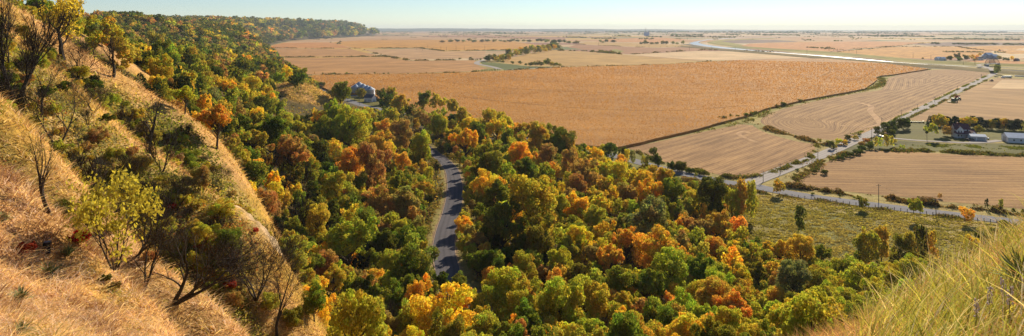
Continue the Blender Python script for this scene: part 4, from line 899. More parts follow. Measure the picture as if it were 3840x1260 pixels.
# dry prairie grass on the near spurs
x, y, r = polar_pts(330000, -42, 12, 11, 175); cv_ = crest_cov(x, y); k = (rng.random(len(x)) < cv_*1.05) & (pl_dist(x, y, [p[:2] for p in CLF])[0] > 4.5); x, y, r = x[k], y[k], r[k]; z = terrain(x, y)
key = np.clip((fbm(x/1.6, y/1.6, 61)-.25)*1.3+(fbm(x/9, y/9, 63)-.5)*.9+(rng.random(len(x))-.5)*.5, 0, .999)
colr = pick([(.34,.19,.11),(.62,.42,.28),(.90,.72,.54),(.78,.58,.40),(.80,.62,.38),(.56,.45,.16),(.32,.33,.11)], len(x), key)
far_g = sstep(34, 60, r)[:, None]; colr = colr*(1-far_g)+colr*np.array((.93,.9,.72))*far_g
blades('dry_hill_grass', x, y, z, r, (.10+1.15*np.clip(fbm(x/.7, y/.7, 67, 3)-.30, 0, 1)*(.5+rng.random(len(x))))*(1+.006*r), np.maximum(.008, r*.0006)*(.5+rng.random(len(x))), colr, lean=(.12,-.05), seg=2, spread=.75, curve=.75)
x, y, r = polar_pts(16000, -25, -13, 385, 480); k = crest_cov(x, y) > .3; x, y, r = x[k], y[k], r[k]
blades('knob_grass', x, y, terrain(x, y), r, .8+.8*rng.random(len(x)), .22+.2*rng.random(len(x)), pick([(.50,.34,.14),(.66,.48,.22),(.40,.32,.10),(.30,.28,.08)], len(x), np.clip(fbm(x/6, y/6, 64)+(rng.random(len(x))-.5)*.5, 0, .99)), seg=1, spread=.6)
# rough leafy ground cover in the ravines
x, y, r = polar_pts(380000, -45, -2, 26, 190); cv_ = crest_cov(x, y); k = (rng.random(len(x)) > cv_*1.4) & inpoly(x, y, HILL) & (x < -12-(y-40)*.12); x, y, r = x[k], y[k], r[k]; z = terrain(x, y)
n1 = fbm(x/3.0, y/3.0, 71, 3); hgt = np.clip((n1-.34)*4.2, .05, 1.6)*rng.random(len(x))**.6; key = np.clip((fbm(x/9, y/9, 72)-.2)*1.5+(rng.random(len(x))-.5)*.5, 0, .999)
colr = pick([(.14,.18,.03),(.26,.29,.05),(.44,.42,.07),(.36,.36,.08),(.52,.40,.14),(.44,.28,.13),(.56,.40,.09),(.30,.32,.07),(.46,.18,.06)], len(x), key, .35)
P = np.stack([x, y, z+hgt], 1); s_ = np.clip(r*.0016, .05, .22)*(.7+.8*rng.random(len(x)))
V, Fq, c = quads(P, unit(rng.normal(size=P.shape)*.7+[.2, -.1, .6]), s_, s_*.6, colr); nobj('ravine_undergrowth', npmesh('ravine_undergrowth', V, Fq, LEAF, c), kind='stuff')
# leaf litter and brush under the forest
x, y, r = polar_pts(160000, -28, 30, 40, 420); k = forest_ok(x, y) | (inpoly(x, y, HILL) & (pl_dist(x, y, ROADS[:, :2])[0] > 6) & (crest_cov(x, y) < .2) & (y > 50)); x, y, r = x[k], y[k], r[k]; z = terrain(x, y)
hgt = rng.random(len(x))**2*1.3; colr = pick([(.16,.19,.03),(.26,.27,.05),(.34,.26,.08),(.38,.24,.07),(.2,.2,.06),(.48,.34,.05)], len(x), np.clip(fbm(x/14, y/14, 73)+(rng.random(len(x))-.5)*.5, 0, .99), .35)
P = np.stack([x, y, z+hgt], 1); s_ = np.clip(r*.0018, .1, .5)*(.7+.8*rng.random(len(x)))
V, Fq, c = quads(P, unit(rng.normal(size=P.shape)*.7+[0, 0, .6]), s_, s_*.6, colr); nobj('forest_underbrush', npmesh('forest_underbrush', V, Fq, LEAF, c), kind='stuff')
# meadow tufts
MP = [gp(*p) for p in [(2700,695),(2828,712),(3000,742),(3297,784),(3618,822),(3840,850),(4000,870),(4000,930),(3700,985),(3500,1020),(3250,1040),(3050,1015),(2880,955),(2790,905),(2765,800),(2680,710)]]
x, y, r = polar_pts(240000, 18, 45, 190, 300); k = inpoly(x, y, MP); x, y, r = x[k], y[k], r[k]; n1 = fbm(x/2.6, y/1.6, 81, 3); k = rng.random(len(x)) < sstep(.38, .62, n1)*.9+.1; x, y, r, n1 = x[k], y[k], r[k], n1[k]
z = terrain(x, y); colr = pick([(.30,.28,.07),(.38,.34,.09),(.44,.37,.11),(.48,.40,.14),(.42,.33,.13)], len(x), np.clip(fbm(x/18, y/18, 83)*1.1-.05+(rng.random(len(x))-.5)*.4, 0, .99), .25)
P = np.stack([x, y, z+.05+rng.random(len(x))*.35*n1], 1); V, Fq, c = quads(P, unit(rng.normal(size=P.shape)*.5+[0, 0, .8]), .34*(.6+.8*rng.random(len(x))), .2, colr); nobj('meadow_grass_tufts', npmesh('meadow_grass_tufts', V, Fq, LEAF, c), kind='stuff')
# ragged tops of the standing corn
CW = [gp(*p, z=1.9) for p in CORNP]
x, y, r = polar_pts(230000, -20, 36, 330, 1500); k = inpoly(x, y, CW); x, y, r = x[k], y[k], r[k]; k = inpoly(x, y, CW); n_ = len(x)
colr = pick([(.36,.165,.042),(.44,.21,.055),(.50,.25,.07),(.58,.31,.095)], n_, np.clip(fbm(x/25, y/25, 93)*.8+.1+(rng.random(n_)-.5)*.8, 0, .99), .2)
P = np.stack([x, y, np.full(n_, 2.0)+rng.random(n_)*.45], 1); s_ = r*.00075*(.6+.8*rng.random(n_)); V, Fq, c = quads(P, unit(rng.normal(size=P.shape)*[1, 1, .5]), s_, s_*.45, colr)
nobj('corn_tassels', npmesh('corn_tassels', V, Fq, LEAF, c), kind='stuff')
# weeds along roads, ditches and field edges
WP = []
def weeds(pts, width, height, n, cols, world=False):
    P = np.array([(p if world else gp(*p)) for p in pts]); L_ = np.hypot(*np.diff(P, axis=0).T); i = rng.choice(len(L_), n, p=L_/L_.sum()); t_ = rng.random((n, 1))
    q = P[i]*(1-t_)+P[i+1]*t_+rng.normal(size=(n, 2))*width*.35; cl_ = fbm(q[:, 0]/(4+q[:, 1]*.008), q[:, 1]/(4+q[:, 1]*.008), 55, 3); k = cl_ > .42; q = q[k]; cl_ = cl_[k]
    z_ = rng.random(len(q))*height*sstep(.4, .7, cl_); d_ = q[:, 1]; WP.append((np.c_[q, z_+terrain(q[:, 0], q[:, 1])], np.clip(d_*.0013, .2, 2)*(.6+.8*rng.random(len(q))), pick(cols, len(q), None, .35)))
DW = [(.07,.08,.02),(.10,.10,.03),(.17,.13,.05),(.24,.15,.06)]; GW = [(.14,.17,.03),(.22,.22,.04),(.10,.12,.02)]; BW = [(.22,.12,.06),(.30,.18,.07),(.13,.10,.03)]
weeds([(2950,700),(3050,712),(3200,732),(3300,746),(3400,760),(3550,775),(3700,790),(3840,806),(4000,825)], 3.5, 2.4, 14000, DW+BW)
weeds([(3280,735),(3350,748),(3420,752),(3520,770)], 3, 3.0, 3000, BW)
weeds([(2745,670),(2830,664),(2890,652),(2930,638),(3040,590),(3100,565)], 3, 1.6, 4000, DW+GW)
weeds([(2960,688),(3000,660),(3060,622),(3123,590),(3165,575)], 5, 1.8, 5000, DW+GW+BW)
weeds([(2395,572),(2477,608),(2583,637),(2690,658),(2745,668)], 3, 1.8, 5000, DW+GW)
weeds([(2850,468),(2884,487),(2969,512),(3054,533),(3100,545),(3160,545)], 5, 2.2, 5000, DW+BW)
weeds([(3061,545),(3062,565),(3040,592),(2990,615),(2900,646)], 4, 1.5, 2500, DW+GW)
weeds([(2345,552),(2430,534),(2488,516),(2602,490),(2687,470),(2740,456)], 3, 1.2, 2500, DW)
weeds([(2610,500),(2700,478),(2790,458),(2850,436),(2900,412),(3000,386),(3100,364),(3200,347),(3290,326),(3310,310),(3300,292),(3350,278),(3480,260)], 8, 1.2, 6000, GW+DW)
weeds([(3195,505),(3306,470),(3448,404),(3590,336),(3700,285)], 2.5, .6, 4000, GW)
weeds([(3230,540),(3300,505),(3390,452),(3448,424),(3590,352),(3700,300)], 2.5, .8, 5000, DW+GW)
weeds([(3240,555),(3340,566),(3440,566),(3582,574),(3840,584),(4000,590)], 6, 1.8, 12000, GW+DW)
weeds([(3440,545),(3582,548),(3840,556),(4000,560)], 8, .5, 5000, GW)
weeds([(2700,705),(2850,722),(3000,744),(3150,765),(3300,785),(3450,803),(3640,826),(3800,845)], 4, .8, 9000, DW+BW+GW)
RW = [tuple(p[:2]) for p in ROADS[8:60]]
for o_ in (-6.2, 6.2): weeds([(p[0]+o_, p[1]) for p in RW], 2.6, 2.6, 7000, GW+DW+BW+[(.4,.3,.1)], world=True)
weeds([(2480,655),(2600,685),(2720,700),(2800,712)], 7, 1.2, 4000, BW+DW)
for P_, w_, n_ in [([(1068,215.5),(1448,212),(1539,227),(1780,225)],14,2600),([(1447,211),(1400,198),(1352,186)],12,700),([(1329,181.5),(1573,180),(1667,191.5),(1823,188.5),(2000,185)],14,2200),([(966,180),(1312,182)],12,900),
                   ([(1147,282),(1400,279),(1640,276),(1790,271)],10,1800),([(2060,186),(2150,189),(2290,198),(2350,205),(2420,200),(2520,194),(2640,188),(2760,190),(2900,195)],22,2600),([(2170,166),(2390,177),(2580,175)],20,700),
                   ([(1900,263),(2110,253),(2318,248.5),(2430,243)],12,1200),([(2430,246),(2658,232)],8,300),([(3100,199),(3340,176),(3590,174)],20,1000),([(3590,174),(3640,184),(3720,190)],18,500),([(3107,189),(3346,174),(3480,160)],18,600)]:
    weeds(P_, w_, 3.0 if w_ < 21 else 4.5, n_, DW)
weeds([(2060,188),(2110,190),(2200,192),(2290,200),(2330,203)], 16, 9, 2500, DW+GW)
P = np.concatenate([q[0] for q in WP]); s_ = np.concatenate([q[1] for q in WP]); cc_ = np.concatenate([q[2] for q in WP])
V, Fq, c = quads(P, unit(rng.normal(size=P.shape)*.8+[0, 0, .3]), s_, s_*.5, cc_); nobj('field_margin_weeds', npmesh('field_margin_weeds', V, Fq, LEAF, c), kind='stuff')
# tall foreground grass on the right, bending to the right in the wind
n_ = 24000; a = rng.uniform(R(24), R(56), n_); r = rng.uniform(3.6, 14.0, n_)**1.0; x, y = r*np.sin(a), r*np.cos(a); z = terrain(x, y)-.05
px_, py_ = proj(x, y, z); top = 1260-(px_-3150)*.62; k = (px_ > 3210) & (rng.random(n_) < .3+.7*sstep(3210, 3450, px_)) & (px_ < 4300) & (y > 3.4); x, y, z, r = x[k], y[k], z[k], r[k]; n_ = len(x)
key = np.clip(fbm(x/1.3, y/1.3, 66)*1.3-.15+(rng.random(n_)-.5)*.5, 0, .99)
colr = pick([(.56,.34,.20),(.84,.66,.42),(.74,.70,.18),(.52,.54,.10),(.84,.78,.20),(.36,.38,.07),(.66,.64,.14),(.90,.78,.48)], n_, key, .25)
blades('tall_foreground_grass', x, y, z, r, .36+.52*rng.random(n_), .006+.008*rng.random(n_), colr, lean=(.45,.1), curve=1.0, seg=5, spread=.42)
k = rng.choice(n_, 260, replace=False); blades('seeding_grass_stalks', x[k], y[k], z[k], r[k], .85+.45*rng.random(260), .003+.0035*rng.random(260), pick([(.90,.76,.52),(.80,.62,.40),(.62,.34,.2)], 260), lean=(.35,.1), curve=.55, seg=6, spread=.4)
# short grass under it
n_ = 26000; a = rng.uniform(R(22), R(56), n_); r = rng.uniform(3.2, 15, n_); x, y = r*np.sin(a), r*np.cos(a); z = terrain(x, y)-.03
blades('short_foreground_grass', x, y, z, r, .15+.25*rng.random(n_), .004+.005*rng.random(n_), pick([(.55,.30,.18),(.75,.52,.32),(.6,.38,.2),(.5,.44,.12)], n_, None, .3), lean=(.2,0), curve=.5, seg=2, spread=.9)

# ================================================================== THINGS WITH NAMES
WHT = simple('white_paint', (.72,.71,.69), .6); REDR = simple('dark_red_shingle', (.13,.045,.05), .8, scale=6); GALV = simple('galvanised_steel', (.36,.40,.44), .42, .7, scale=1.5)
GLS = simple('dark_glass', (.03,.035,.045), .15, spec=.8); MROOF = simple('pale_metal_roof', (.55,.60,.66), .4, .25, scale=.6); GRYD = simple('grey_door', (.42,.40,.37), .6)
DRK = simple('dark_rubber', (.02,.02,.02), .85); GREEN = simple('green_machine_paint', (.04,.10,.03), .45); YEL = simple('yellow_machine_paint', (.65,.45,.04), .5); POLE = simple('weathered_pole', (.16,.12,.085), .9)
SHING = simple('slate_shingle', (.06,.065,.085), .8, scale=5); RUST = simple('rusty_red_steel', (.26,.07,.04), .7); CONC = simple('concrete', (.42,.42,.42), .85); REDM = simple('red_machine_paint', (.28,.04,.03), .5); BLU = simple('blue_grey_steel', (.22,.26,.34), .5, .3)
def th(name, label, cat, px, py, rz=0, group=None, z=0.0):
    x, y = gp(px, py); e = empty(name, (x, y, z), rz); tag(e, label, cat, group); return e
# grain bins
for px, py, rr, hh, lb in [(1333,353,5.2,8.2,'leftmost corrugated grain bin, half hidden and touched by the red auger'),(1347,351,6.4,9.6,'tallest grain bin with the highest cone roof, second from the auger'),(1362,355,5.6,9.0,'middle steel grain bin whose wall hides behind the round yard tree'),(1377,360,5.6,8.6,'fourth steel grain bin between the yard tree and the sunlit end bin'),(1388,364,5.4,8.4,'sunlit rightmost steel grain bin beside the small white shed')]:
    e = th('grain_bin', lb, 'grain bin', px, py, group='grain bins by the cornfield')
    b = MB()
    for k in range(12): b.cyl(0, 0, k*hh/12, (k+1)*hh/12-.04, rr, rr, 28, cap=False); b.cyl(0, 0, (k+1)*hh/12-.04, (k+1)*hh/12, rr*1.006, rr, 28, cap=False)
    b.build('wall', GALV, e); b = MB(); b.cyl(0, 0, hh, hh+rr*.58, rr*1.03, .55, 28)
    for k in range(14):
        a = k*2*PI/14; b.tube([(rr*math.cos(a), rr*math.sin(a), hh+.06), (.6*math.cos(a), .6*math.sin(a), hh+rr*.56)], .05, 3)
    b.build('roof', GALV, e); MB().cyl(0, 0, hh+rr*.58, hh+rr*.58+.5, .6, .5, 12).build('roof_cap', GALV, e)
    b = MB(); b.tube([(rr+.15, -.2, 0), (rr+.15, -.2, hh), (.8, -.1, hh+rr*.55)], .05, 4); b.tube([(rr+.15, .25, 0), (rr+.15, .25, hh), (.8, .2, hh+rr*.55)], .05, 4); b.build('ladder', GALV, e).rotation_euler = (0, 0, -2.0)
e = th('grain_auger', 'long red grain auger leaning up to the leftmost bin', 'auger', 1298, 350)
b = MB(); b.tube([(-8,-1,1.2), (10,2,11.5)], .35, 8); b.build('tube', RUST, e); b = MB(); b.tube([(0,0.6,5.8), (-3,2,0.3)], .1, 4); b.tube([(0,0.6,5.8), (1,-2,.3)], .1, 4); b.tube([(4,1.2,8), (1,2,.3)], .1, 4); b.build('undercarriage', RUST, e)
for s_ in (-1, 1): MB().wheel(1, 1.6*s_, .5, .5, .25).build('wheel', DRK, e)
MB().box(-8.8,-1.8,0,-7.2,-.2,1.2).box(-8.3,-1.3,1.2,-7.7,-.7,1.7).build('hopper', RUST, e)
def window(b_, x, y, z, w_, h, par, axis='y', mat=GLS):
    fr = MB(); t_ = .07
    if axis == 'y': fr.box(x-w_/2-t_, y-.06, z-t_, x+w_/2+t_, y+.02, z+h+t_); f = fr.build('window', WHT, par); MB().box(x-w_/2, y-.09, z, x+w_/2, y-.05, z+h).build('pane', mat, f)
    else: fr.box(x-.02, y-w_/2-t_, z-t_, x+.06, y+w_/2+t_, z+h+t_); f = fr.build('window', WHT, par); MB().box(x+.05, y-w_/2, z, x+.09, y+w_/2, z+h).build('pane', mat, f)
e = th('farm_shed', 'small white shed with dark slate roof beside the grain bins', 'shed', 1388, 381, R(-28))
MB().gable(-5,-3.5,5,3.5,0,4.4,7.4).build('wall', WHT, e); MB().roof(-5,-3.5,5,3.5,4.4,7.4,o=.35).build('roof', SHING, e)
MB().box(-4,-3.58,0,-2.6,-3.5,2.2).build('door', GRYD, e); window(None, 1.5, -3.5, 1.4, .8, 1, e); window(None, 3.4, -3.5, 1.4, .8, 1, e); MB().box(5.0,-1,0,5.06,1,2.4).build('door', GRYD, e)
# farmhouse: two-storey with lower wings
e = th('farmhouse', 'white two-storey farmhouse with dark red roofs and a front porch', 'house', 3612, 516, R(-12))
MB().gable(-5,0,4,6,0,6,9).build('wall', WHT, e); MB().roof(-5,0,4,6,6,9,o=.4).build('roof', REDR, e)
MB().gable(-4.8,-2.5,-.8,0,0,5.8,8,'y').build('wall', WHT, e); MB().roof(-4.8,-2.5,-.8,.6,5.8,8,'y',o=.35).build('roof', REDR, e)
MB().box(-6,-3.0,0,4.5,-.02,.35).build('porch_floor', CONC, e)
b = MB(); b.box(-5.9,-5,2.85,2.2,-2.55,3.0); b.build('porch_roof', WHT, e); 
b = MB(); b.add([(-5.6,-4.9,3.0),(3,-4.9,3.0),(3,0,4.7),(-5.6,0,4.7),(-5.6,0,3.0),(3,0,3.0)], [(0,1,2,3),(0,3,4),(1,5,2),(0,4,5,1),(4,3,2,5)]); b.build('wing_roof', REDR, e)
for x in (-5.6,-3.6,-1.4,.8): MB().box(x,-4.85,0,x+.15,-4.7,2.9).build('porch_post', WHT, e)
MB().gable(2.2,-5.2,6.2,-.5,0,3.2,5.1,'y').build('wing_wall', WHT, e); MB().roof(2.2,-5.2,6.2,-.5,3.2,5.1,'y',o=.35).build('roof', REDR, e)
MB().gable(4.02,.4,8.0,5.2,0,3.2,5.0).build('wing_wall', WHT, e); MB().roof(4.2,.4,8.0,5.2,3.2,5.0,o=.3).build('roof', REDR, e)
for x in (3.4,4.9): window(None, x, -5.2, 1.1, .8, 1.3, e)
for x in (-3.8,-2.2): window(None, x, -2.5, 3.7, .8, 1.4, e)
window(None, 2.6, 0, 4.2, .8, 1.3, e); window(None, 4.0, 2.0, 4.2, .8, 1.3, e, 'x'); window(None, 4.0, 4.2, 4.2, .8, 1.3, e, 'x')
for x in (-4,-2.2): window(None, x, -2.5, 1.1, .8, 1.2, e)
MB().box(-.4,-.08,.35,.6,0,2.5).build('door', GRYD, e); MB().box(-2.6,2.6,8,-1.8,3.4,10.0).build('chimney', RUST, e)
e = th('garage', 'white two-door garage with pale metal roof right of the farmhouse', 'garage', 3662, 525, R(-16))
MB().gable(-4.4,-3.4,4.4,2.0,0,2.9,4.0).build('wall', WHT, e); MB().roof(-4.4,-3.4,4.4,2.0,2.9,4.0,o=.3).build('roof', MROOF, e)
MB().box(-4.0,-3.47,0,-1.6,-3.4,2.2).build('garage_door', GRYD, e); MB().box(-.9,-3.47,0,3.8,-3.4,2.3).build('garage_door', GRYD, e)
e = th('machine_shed', 'large white machine shed with pale metal roof at right edge', 'shed', 3818, 537, R(-20))
MB().gable(-5.4,0,24,11,0,3.4,5.8).build('wall', WHT, e); MB().roof(-5.4,0,24,11,3.4,5.8,o=.4).build('roof', MROOF, e)
for x in (-2.2,1.6,5.4,9.2): window(None, x, 0, 1.4, .9, .9, e)
MB().box(-5.47,3,0,-5.4,8,3.2).build('sliding_door', GRYD, e)
# vehicles
def wheels(e, xs, yw, r_, w_=.3):
    for x in xs:
        for s_ in (-1, 1): MB().wheel(x, yw*s_, r_, r_, w_).build('wheel', DRK, e)
def pickup(label, px, py, rz, mat):
    e = th('pickup_truck', label, 'pickup truck', px, py, rz); b = MB(); b.box(-2.7,-.95,.55,2.7,.95,1.05).box(.9,-.9,1.05,2.6,.9,1.25).box(-2.7,-.95,1.05,-2.6,.95,1.45).box(-2.6,-.95,1.05,-.8,-.87,1.45).box(-2.6,.87,1.05,-.8,.95,1.45); b.build('body', mat, e)
    b = MB(); b.add([(-.8,-.88,1.05),(1.2,-.88,1.05),(1.2,.88,1.05),(-.8,.88,1.05),(-.65,-.75,1.8),(.6,-.75,1.8),(.6,.75,1.8),(-.65,.75,1.8)], [(4,5,6,7),(0,1,5,4),(1,2,6,5),(2,3,7,6),(3,0,4,7)]); c_ = b.build('cab', mat, e)
    MB().add([(1.22,-.75,1.1),(1.22,.75,1.1),(.68,.66,1.76),(.68,-.66,1.76)], [(0,1,2,3)]).add([(-.6,-.9,1.1),(1.0,-.9,1.1),(.5,-.8,1.7),(-.5,-.8,1.7)], [(0,1,2,3)]).build('window', GLS, c_); wheels(e, (-1.8,1.8), .9, .4); return e
pickup('white pickup truck parked on the gravel beside the garage', 3696, 524, R(25), WHT); pickup('red pickup truck parked between the garage and the white pickup', 3684, 522, R(80), REDM)
pickup('dark pickup truck parked in front of the farmhouse corner', 3640, 527, R(10), simple('dark_car_paint', (.03,.03,.04), .3))
pickup('pale pickup truck turning into the driveway from the gravel road', 3299, 516, R(-10), simple('cream_paint', (.62,.58,.48), .4))
pickup('dark pickup truck parked under the big tree by the bridge', 3736, 289, R(0), simple('dark_truck_paint', (.05,.04,.04), .3))
e = th('combine_harvester', 'green combine harvester working beside the tractor in the stubble', 'combine harvester', 3578, 384, R(205))
MB().box(-3.6,-1.5,1.1,2.6,1.5,3.2).box(-3.4,-1.3,3.2,.8,1.3,3.6).build('body', GREEN, e); MB().add([(-2.2,-1.7,4.6),(.6,-1.7,4.6),(.6,1.7,4.6),(-2.2,1.7,4.6),(-1.8,-1,3.6),(.2,-1,3.6),(.2,1,3.6),(-1.8,1,3.6)], [(0,1,5,4),(1,2,6,5),(2,3,7,6),(3,0,4,7),(4,5,6,7)]).build('grain_tank', GREEN, e)
c_ = MB().box(1.2,-1.1,2.6,3.2,1.1,4.3).build('cab', GLS, e); MB().box(1.1,-1.2,4.3,3.3,1.2,4.45).build('cab_roof', GREEN, c_)
b = MB(); b.box(4.6,-3.6,.3,5.6,3.6,1.2)
for k in range(9): b.add([(5.6,-3.6+k*.85,.25),(5.6,-3.1+k*.85,.25),(7.0,-3.35+k*.85,.1),(5.6,-3.35+k*.85,.9)], [(0,2,1),(0,3,2),(3,1,2),(0,1,3)])
b.build('corn_header', YEL, e); MB().box(2.6,-.6,.7,4.7,.6,1.6).build('feeder_house', GREEN, e); MB().tube([(-.5,1.3,3.4),(-1.5,3.6,4.0),(-2.2,5.6,4.3)], .22, 7).build('unloading_auger', GREEN, e)
for s_ in (-1, 1): MB().wheel(1.8, 1.7*s_, .95, .95, .7).build('wheel', DRK, e); MB().wheel(-2.6, 1.4*s_, .65, .65, .45).build('wheel', DRK, e)
def tractor(label, px, py, rz, mat):
    e = th('tractor', label, 'tractor', px, py, rz); MB().box(.2,-.5,1.0,2.8,.5,2.0).box(-1.2,-.8,1.0,.2,.8,1.6).build('body', mat, e); c_ = MB().box(-1.1,-.75,1.6,.3,.75,2.9).build('cab', GLS, e); MB().box(-1.2,-.85,2.9,.4,.85,3.05).build('cab_roof', mat, c_)
    for s_ in (-1, 1): MB().wheel(-.6, 1.15*s_, .95, .95, .55).build('wheel', DRK, e); MB().wheel(2.1, .9*s_, .6, .6, .4).build('wheel', DRK, e)
    MB().tube([(1.4,.2,2.0),(1.4,.2,2.8)], .06, 6).build('exhaust_pipe', DRK, e); return e
tractor('dark green tractor standing just right of the combine harvester', 3596, 375, R(200), GREEN)
e = th('grain_cart', 'dark grain cart hitched behind the tractor in the stubble', 'grain cart', 3590, 370, R(200))
MB().add([(-2.8,-1.7,3.4),(2.8,-1.7,3.4),(2.8,1.7,3.4),(-2.8,1.7,3.4),(-1.2,-.6,1.2),(1.2,-.6,1.2),(1.2,.6,1.2),(-1.2,.6,1.2)], [(0,1,5,4),(1,2,6,5),(2,3,7,6),(3,0,4,7),(4,5,6,7)]).build('hopper', REDM, e); MB().tube([(2,0,1.2),(4.4,0,.8)], .12, 5).build('drawbar', DRK, e); wheels(e, (0,), 1.6, .9, .6)
tractor('small dark tractor driving alone near the gravel road bend', 3719, 305, R(190), REDM)
e = th('corn_planter', 'yellow and black row planter parked behind the roadside bushes', 'planter', 3432, 461, R(-4))
MB().box(-6,-.2,.8,6,.2,1.1).build('toolbar', GREEN, e)
for k in range(12): r_ = MB().box(-5.8+k*1.0,-1.0,.3,-5.3+k*1.0,-.2,.8).build('row_unit', DRK, e); MB().cyl(-5.55+k*1.0,-.6,.8,1.35,.22,.25,8).build('seed_box', YEL, r_)
MB().tube([(0,.2,.9),(0,3.2,.7)], .1, 5).build('drawbar', GREEN, e); MB().box(5.6,-1.1,.2,6.4,.5,1.6).build('end_marker', YEL, e); wheels(e, (-3,3), .5, .4)
e = th('semi_truck', 'grey semi truck with hopper trailer parked beyond the pale field', 'semi truck', 3775, 293, R(180))
MB().box(-7.5,-1.25,1.5,3.5,1.25,3.4).add([(-6.5,-1.1,1.5),(2.6,-1.1,1.5),(2.6,1.1,1.5),(-6.5,1.1,1.5),(-4.5,-.5,.6),(.6,-.5,.6),(.6,.5,.6),(-4.5,.5,.6)], [(0,1,5,4),(1,2,6,5),(2,3,7,6),(3,0,4,7),(4,7,6,5)]).build('trailer', GALV, e)
c_ = MB().box(4.2,-1.2,.9,6.2,1.2,3.3).box(6.2,-1,.9,8.0,1,2.1).build('cab', WHT, e); MB().box(6.2,-1.0,2.2,6.26,1.0,3.0).build('windscreen', GLS, c_); wheels(e, (-6.3,-5.2,3.2,4.3,7.3), 1.05, .5)
for k in range(12):
    e = th('hay_bale', None, None, 3808+k*5.5, 287+k*.15, R(90)); x0 = MB().wheel(0, 0, .9, .9, 1.6, 16).build('wrap', simple('white_bale_wrap', (.75,.72,.66), .6) if k == 0 else bpy.data.materials['white_bale_wrap'], e)
    tag(e, 'white wrapped hay bale in the long row near the right edge', 'hay bale', 'row of white bales')
# farmstead across the river
for px, py, w_, lb, mt, rf in [(3518,226,13,'left small pale gabled barn across the river',WHT,MROOF),(3535,227,13,'right small pale gabled barn across the river',WHT,MROOF),(3674,226,13,'tan gabled barn left of the blue-grey sheds across the river',WHT,SHING),(3706,218,22,'largest blue-grey shed in the farmstead across the river',BLU,MROOF),(3727,221,18,'lower blue-grey shed right of the largest one across the river',BLU,MROOF),(3812,229,10,'small dark shed beside the far road right of the farmstead',POLE,SHING)]:
    e = th('barn', lb, 'barn', px, py, R(20)); hw = w_/2; MB().gable(-hw,-hw*.7,hw,hw*.7,0,hw*.75,hw*1.25).build('wall', mt, e); MB().roof(-hw,-hw*.7,hw,hw*.7,hw*.75,hw*1.25,o=.4).build('roof', rf, e); MB().box(-hw*.3,-hw*.7-.06,0,hw*.3,-hw*.7,hw*.55).build('door', GRYD, e)
e = th('grain_bin', 'round steel bin among the sheds of the far farmstead', 'grain bin', 3690, 221); MB().cyl(0,0,0,9,5,5,20).build('wall', GALV, e); MB().cyl(0,0,9,12,5.2,.5,20).build('roof', GALV, e)
# truss bridge
x0, y0 = gp(3700, 249.5); x1, y1 = gp(3741, 245.5); Lb = math.hypot(x1-x0, y1-y0); e = empty('truss_bridge', (x0, y0, 4.6), math.atan2(y1-y0, x1-x0)); tag(e, 'brown arched steel truss bridge carrying the road over the river', 'bridge')
MB().box(-4,-3.4,-.5,Lb+4,3.4,0).build('deck', CONC, e)
for s_ in (-1, 1):
    b = MB(); N = 10; pt_ = [(Lb*i/N, 3.5*s_, 11*math.sin(PI*i/N)**.6) for i in range(N+1)]; b.tube(pt_, .35, 4); b.tube([(0,3.5*s_,0),(Lb,3.5*s_,0)], .35, 4)
    for i in range(1, N): b.tube([pt_[i], (pt_[i][0], 3.5*s_, 0)], .2, 4); b.tube([pt_[i], (Lb*(i+(1 if i < N/2 else -1))/N, 3.5*s_, 0)], .16, 4)
    b.build('truss', RUST if False else POLE, e)
b = MB()
for i in range(2, 9): b.tube([(Lb*i/10, -3.5, 11*math.sin(PI*i/10)**.6), (Lb*i/10, 3.5, 11*math.sin(PI*i/10)**.6)], .18, 4)
b.build('cross_bracing', POLE, e)
for x in (0, Lb): MB().box(x-1,-3.6,-6,x+1,3.6,-.5).build('abutment', CONC, e)
# grain elevator with striped chimney, far off
xx, yy = gp(2425, 134); e = empty('grain_elevator', (xx, yy, 0)); tag(e, 'tall blue-white grain elevator with banded mast on the horizon', 'grain elevator'); k = yy/F
MB().box(-9*k,-5*k,0,9*k,5*k,13*k).build('elevator_block', simple('pale_concrete', (.40,.46,.58), .7), e); MB().box(4*k,-3*k,13*k,8*k,3*k,17*k).build('headhouse', bpy.data.materials['pale_concrete'], e)
for i in range(5): MB().cyl(-3.5*k, 0, (13+i*3.6)*k, (16.4+i*3.6)*k, .9*k, .8*k, 10).build('mast_section', simple('mast_red', (.2,.08,.08), .7) if i % 2 else simple('mast_white', (.4,.4,.45), .7), e)
# dust raised by a field machine
e = th('field_tractor', 'dark tractor pulling a cloud of dust across the far field', 'tractor', 3748, 190, R(180)); MB().box(-3,-1.6,1,4,1.6,2.6).build('body', GREEN, e); MB().box(-1.5,-1.2,2.6,1.2,1.2,4).build('cab', GLS, e); wheels(e, (-2,3), 1.7, 1.1, .6); MB().box(-10,-5,.3,-6,5,1.4).tube([(-6,0,.9),(-3,0,.9)], .2, 4).build('tillage_bar', REDM, e)
xa, ya = gp(3752, 190); t = NT('dust'); po = t('TexCoord').outputs['Object']; nz = t.noise(t('Mapping', {'Vector': po, 'Scale': (.02,.02,.06)}).outputs[0], 1, 5, .6)
dn = t.math('MULTIPLY', t.math('MAXIMUM', t.math('SUBTRACT', nz, .42), 0.0), .30); vol = t('VolumePrincipled', {'Color': (.95,.85,.68,1), 'Density': dn, 'Anisotropy': .4}); t.t.links.new(vol.outputs[0], t.out.inputs[1]); DUST = t.m
b = MB(); N = 14; pts = [(xa+8+i*22, ya+random.uniform(-2,2), 3+i*.35) for i in range(N)]; b.tube(pts, [2.5+i*.55+random.uniform(-.5,.8) for i in range(N)], 10); b.build('dust_cloud', DUST, kind='stuff')
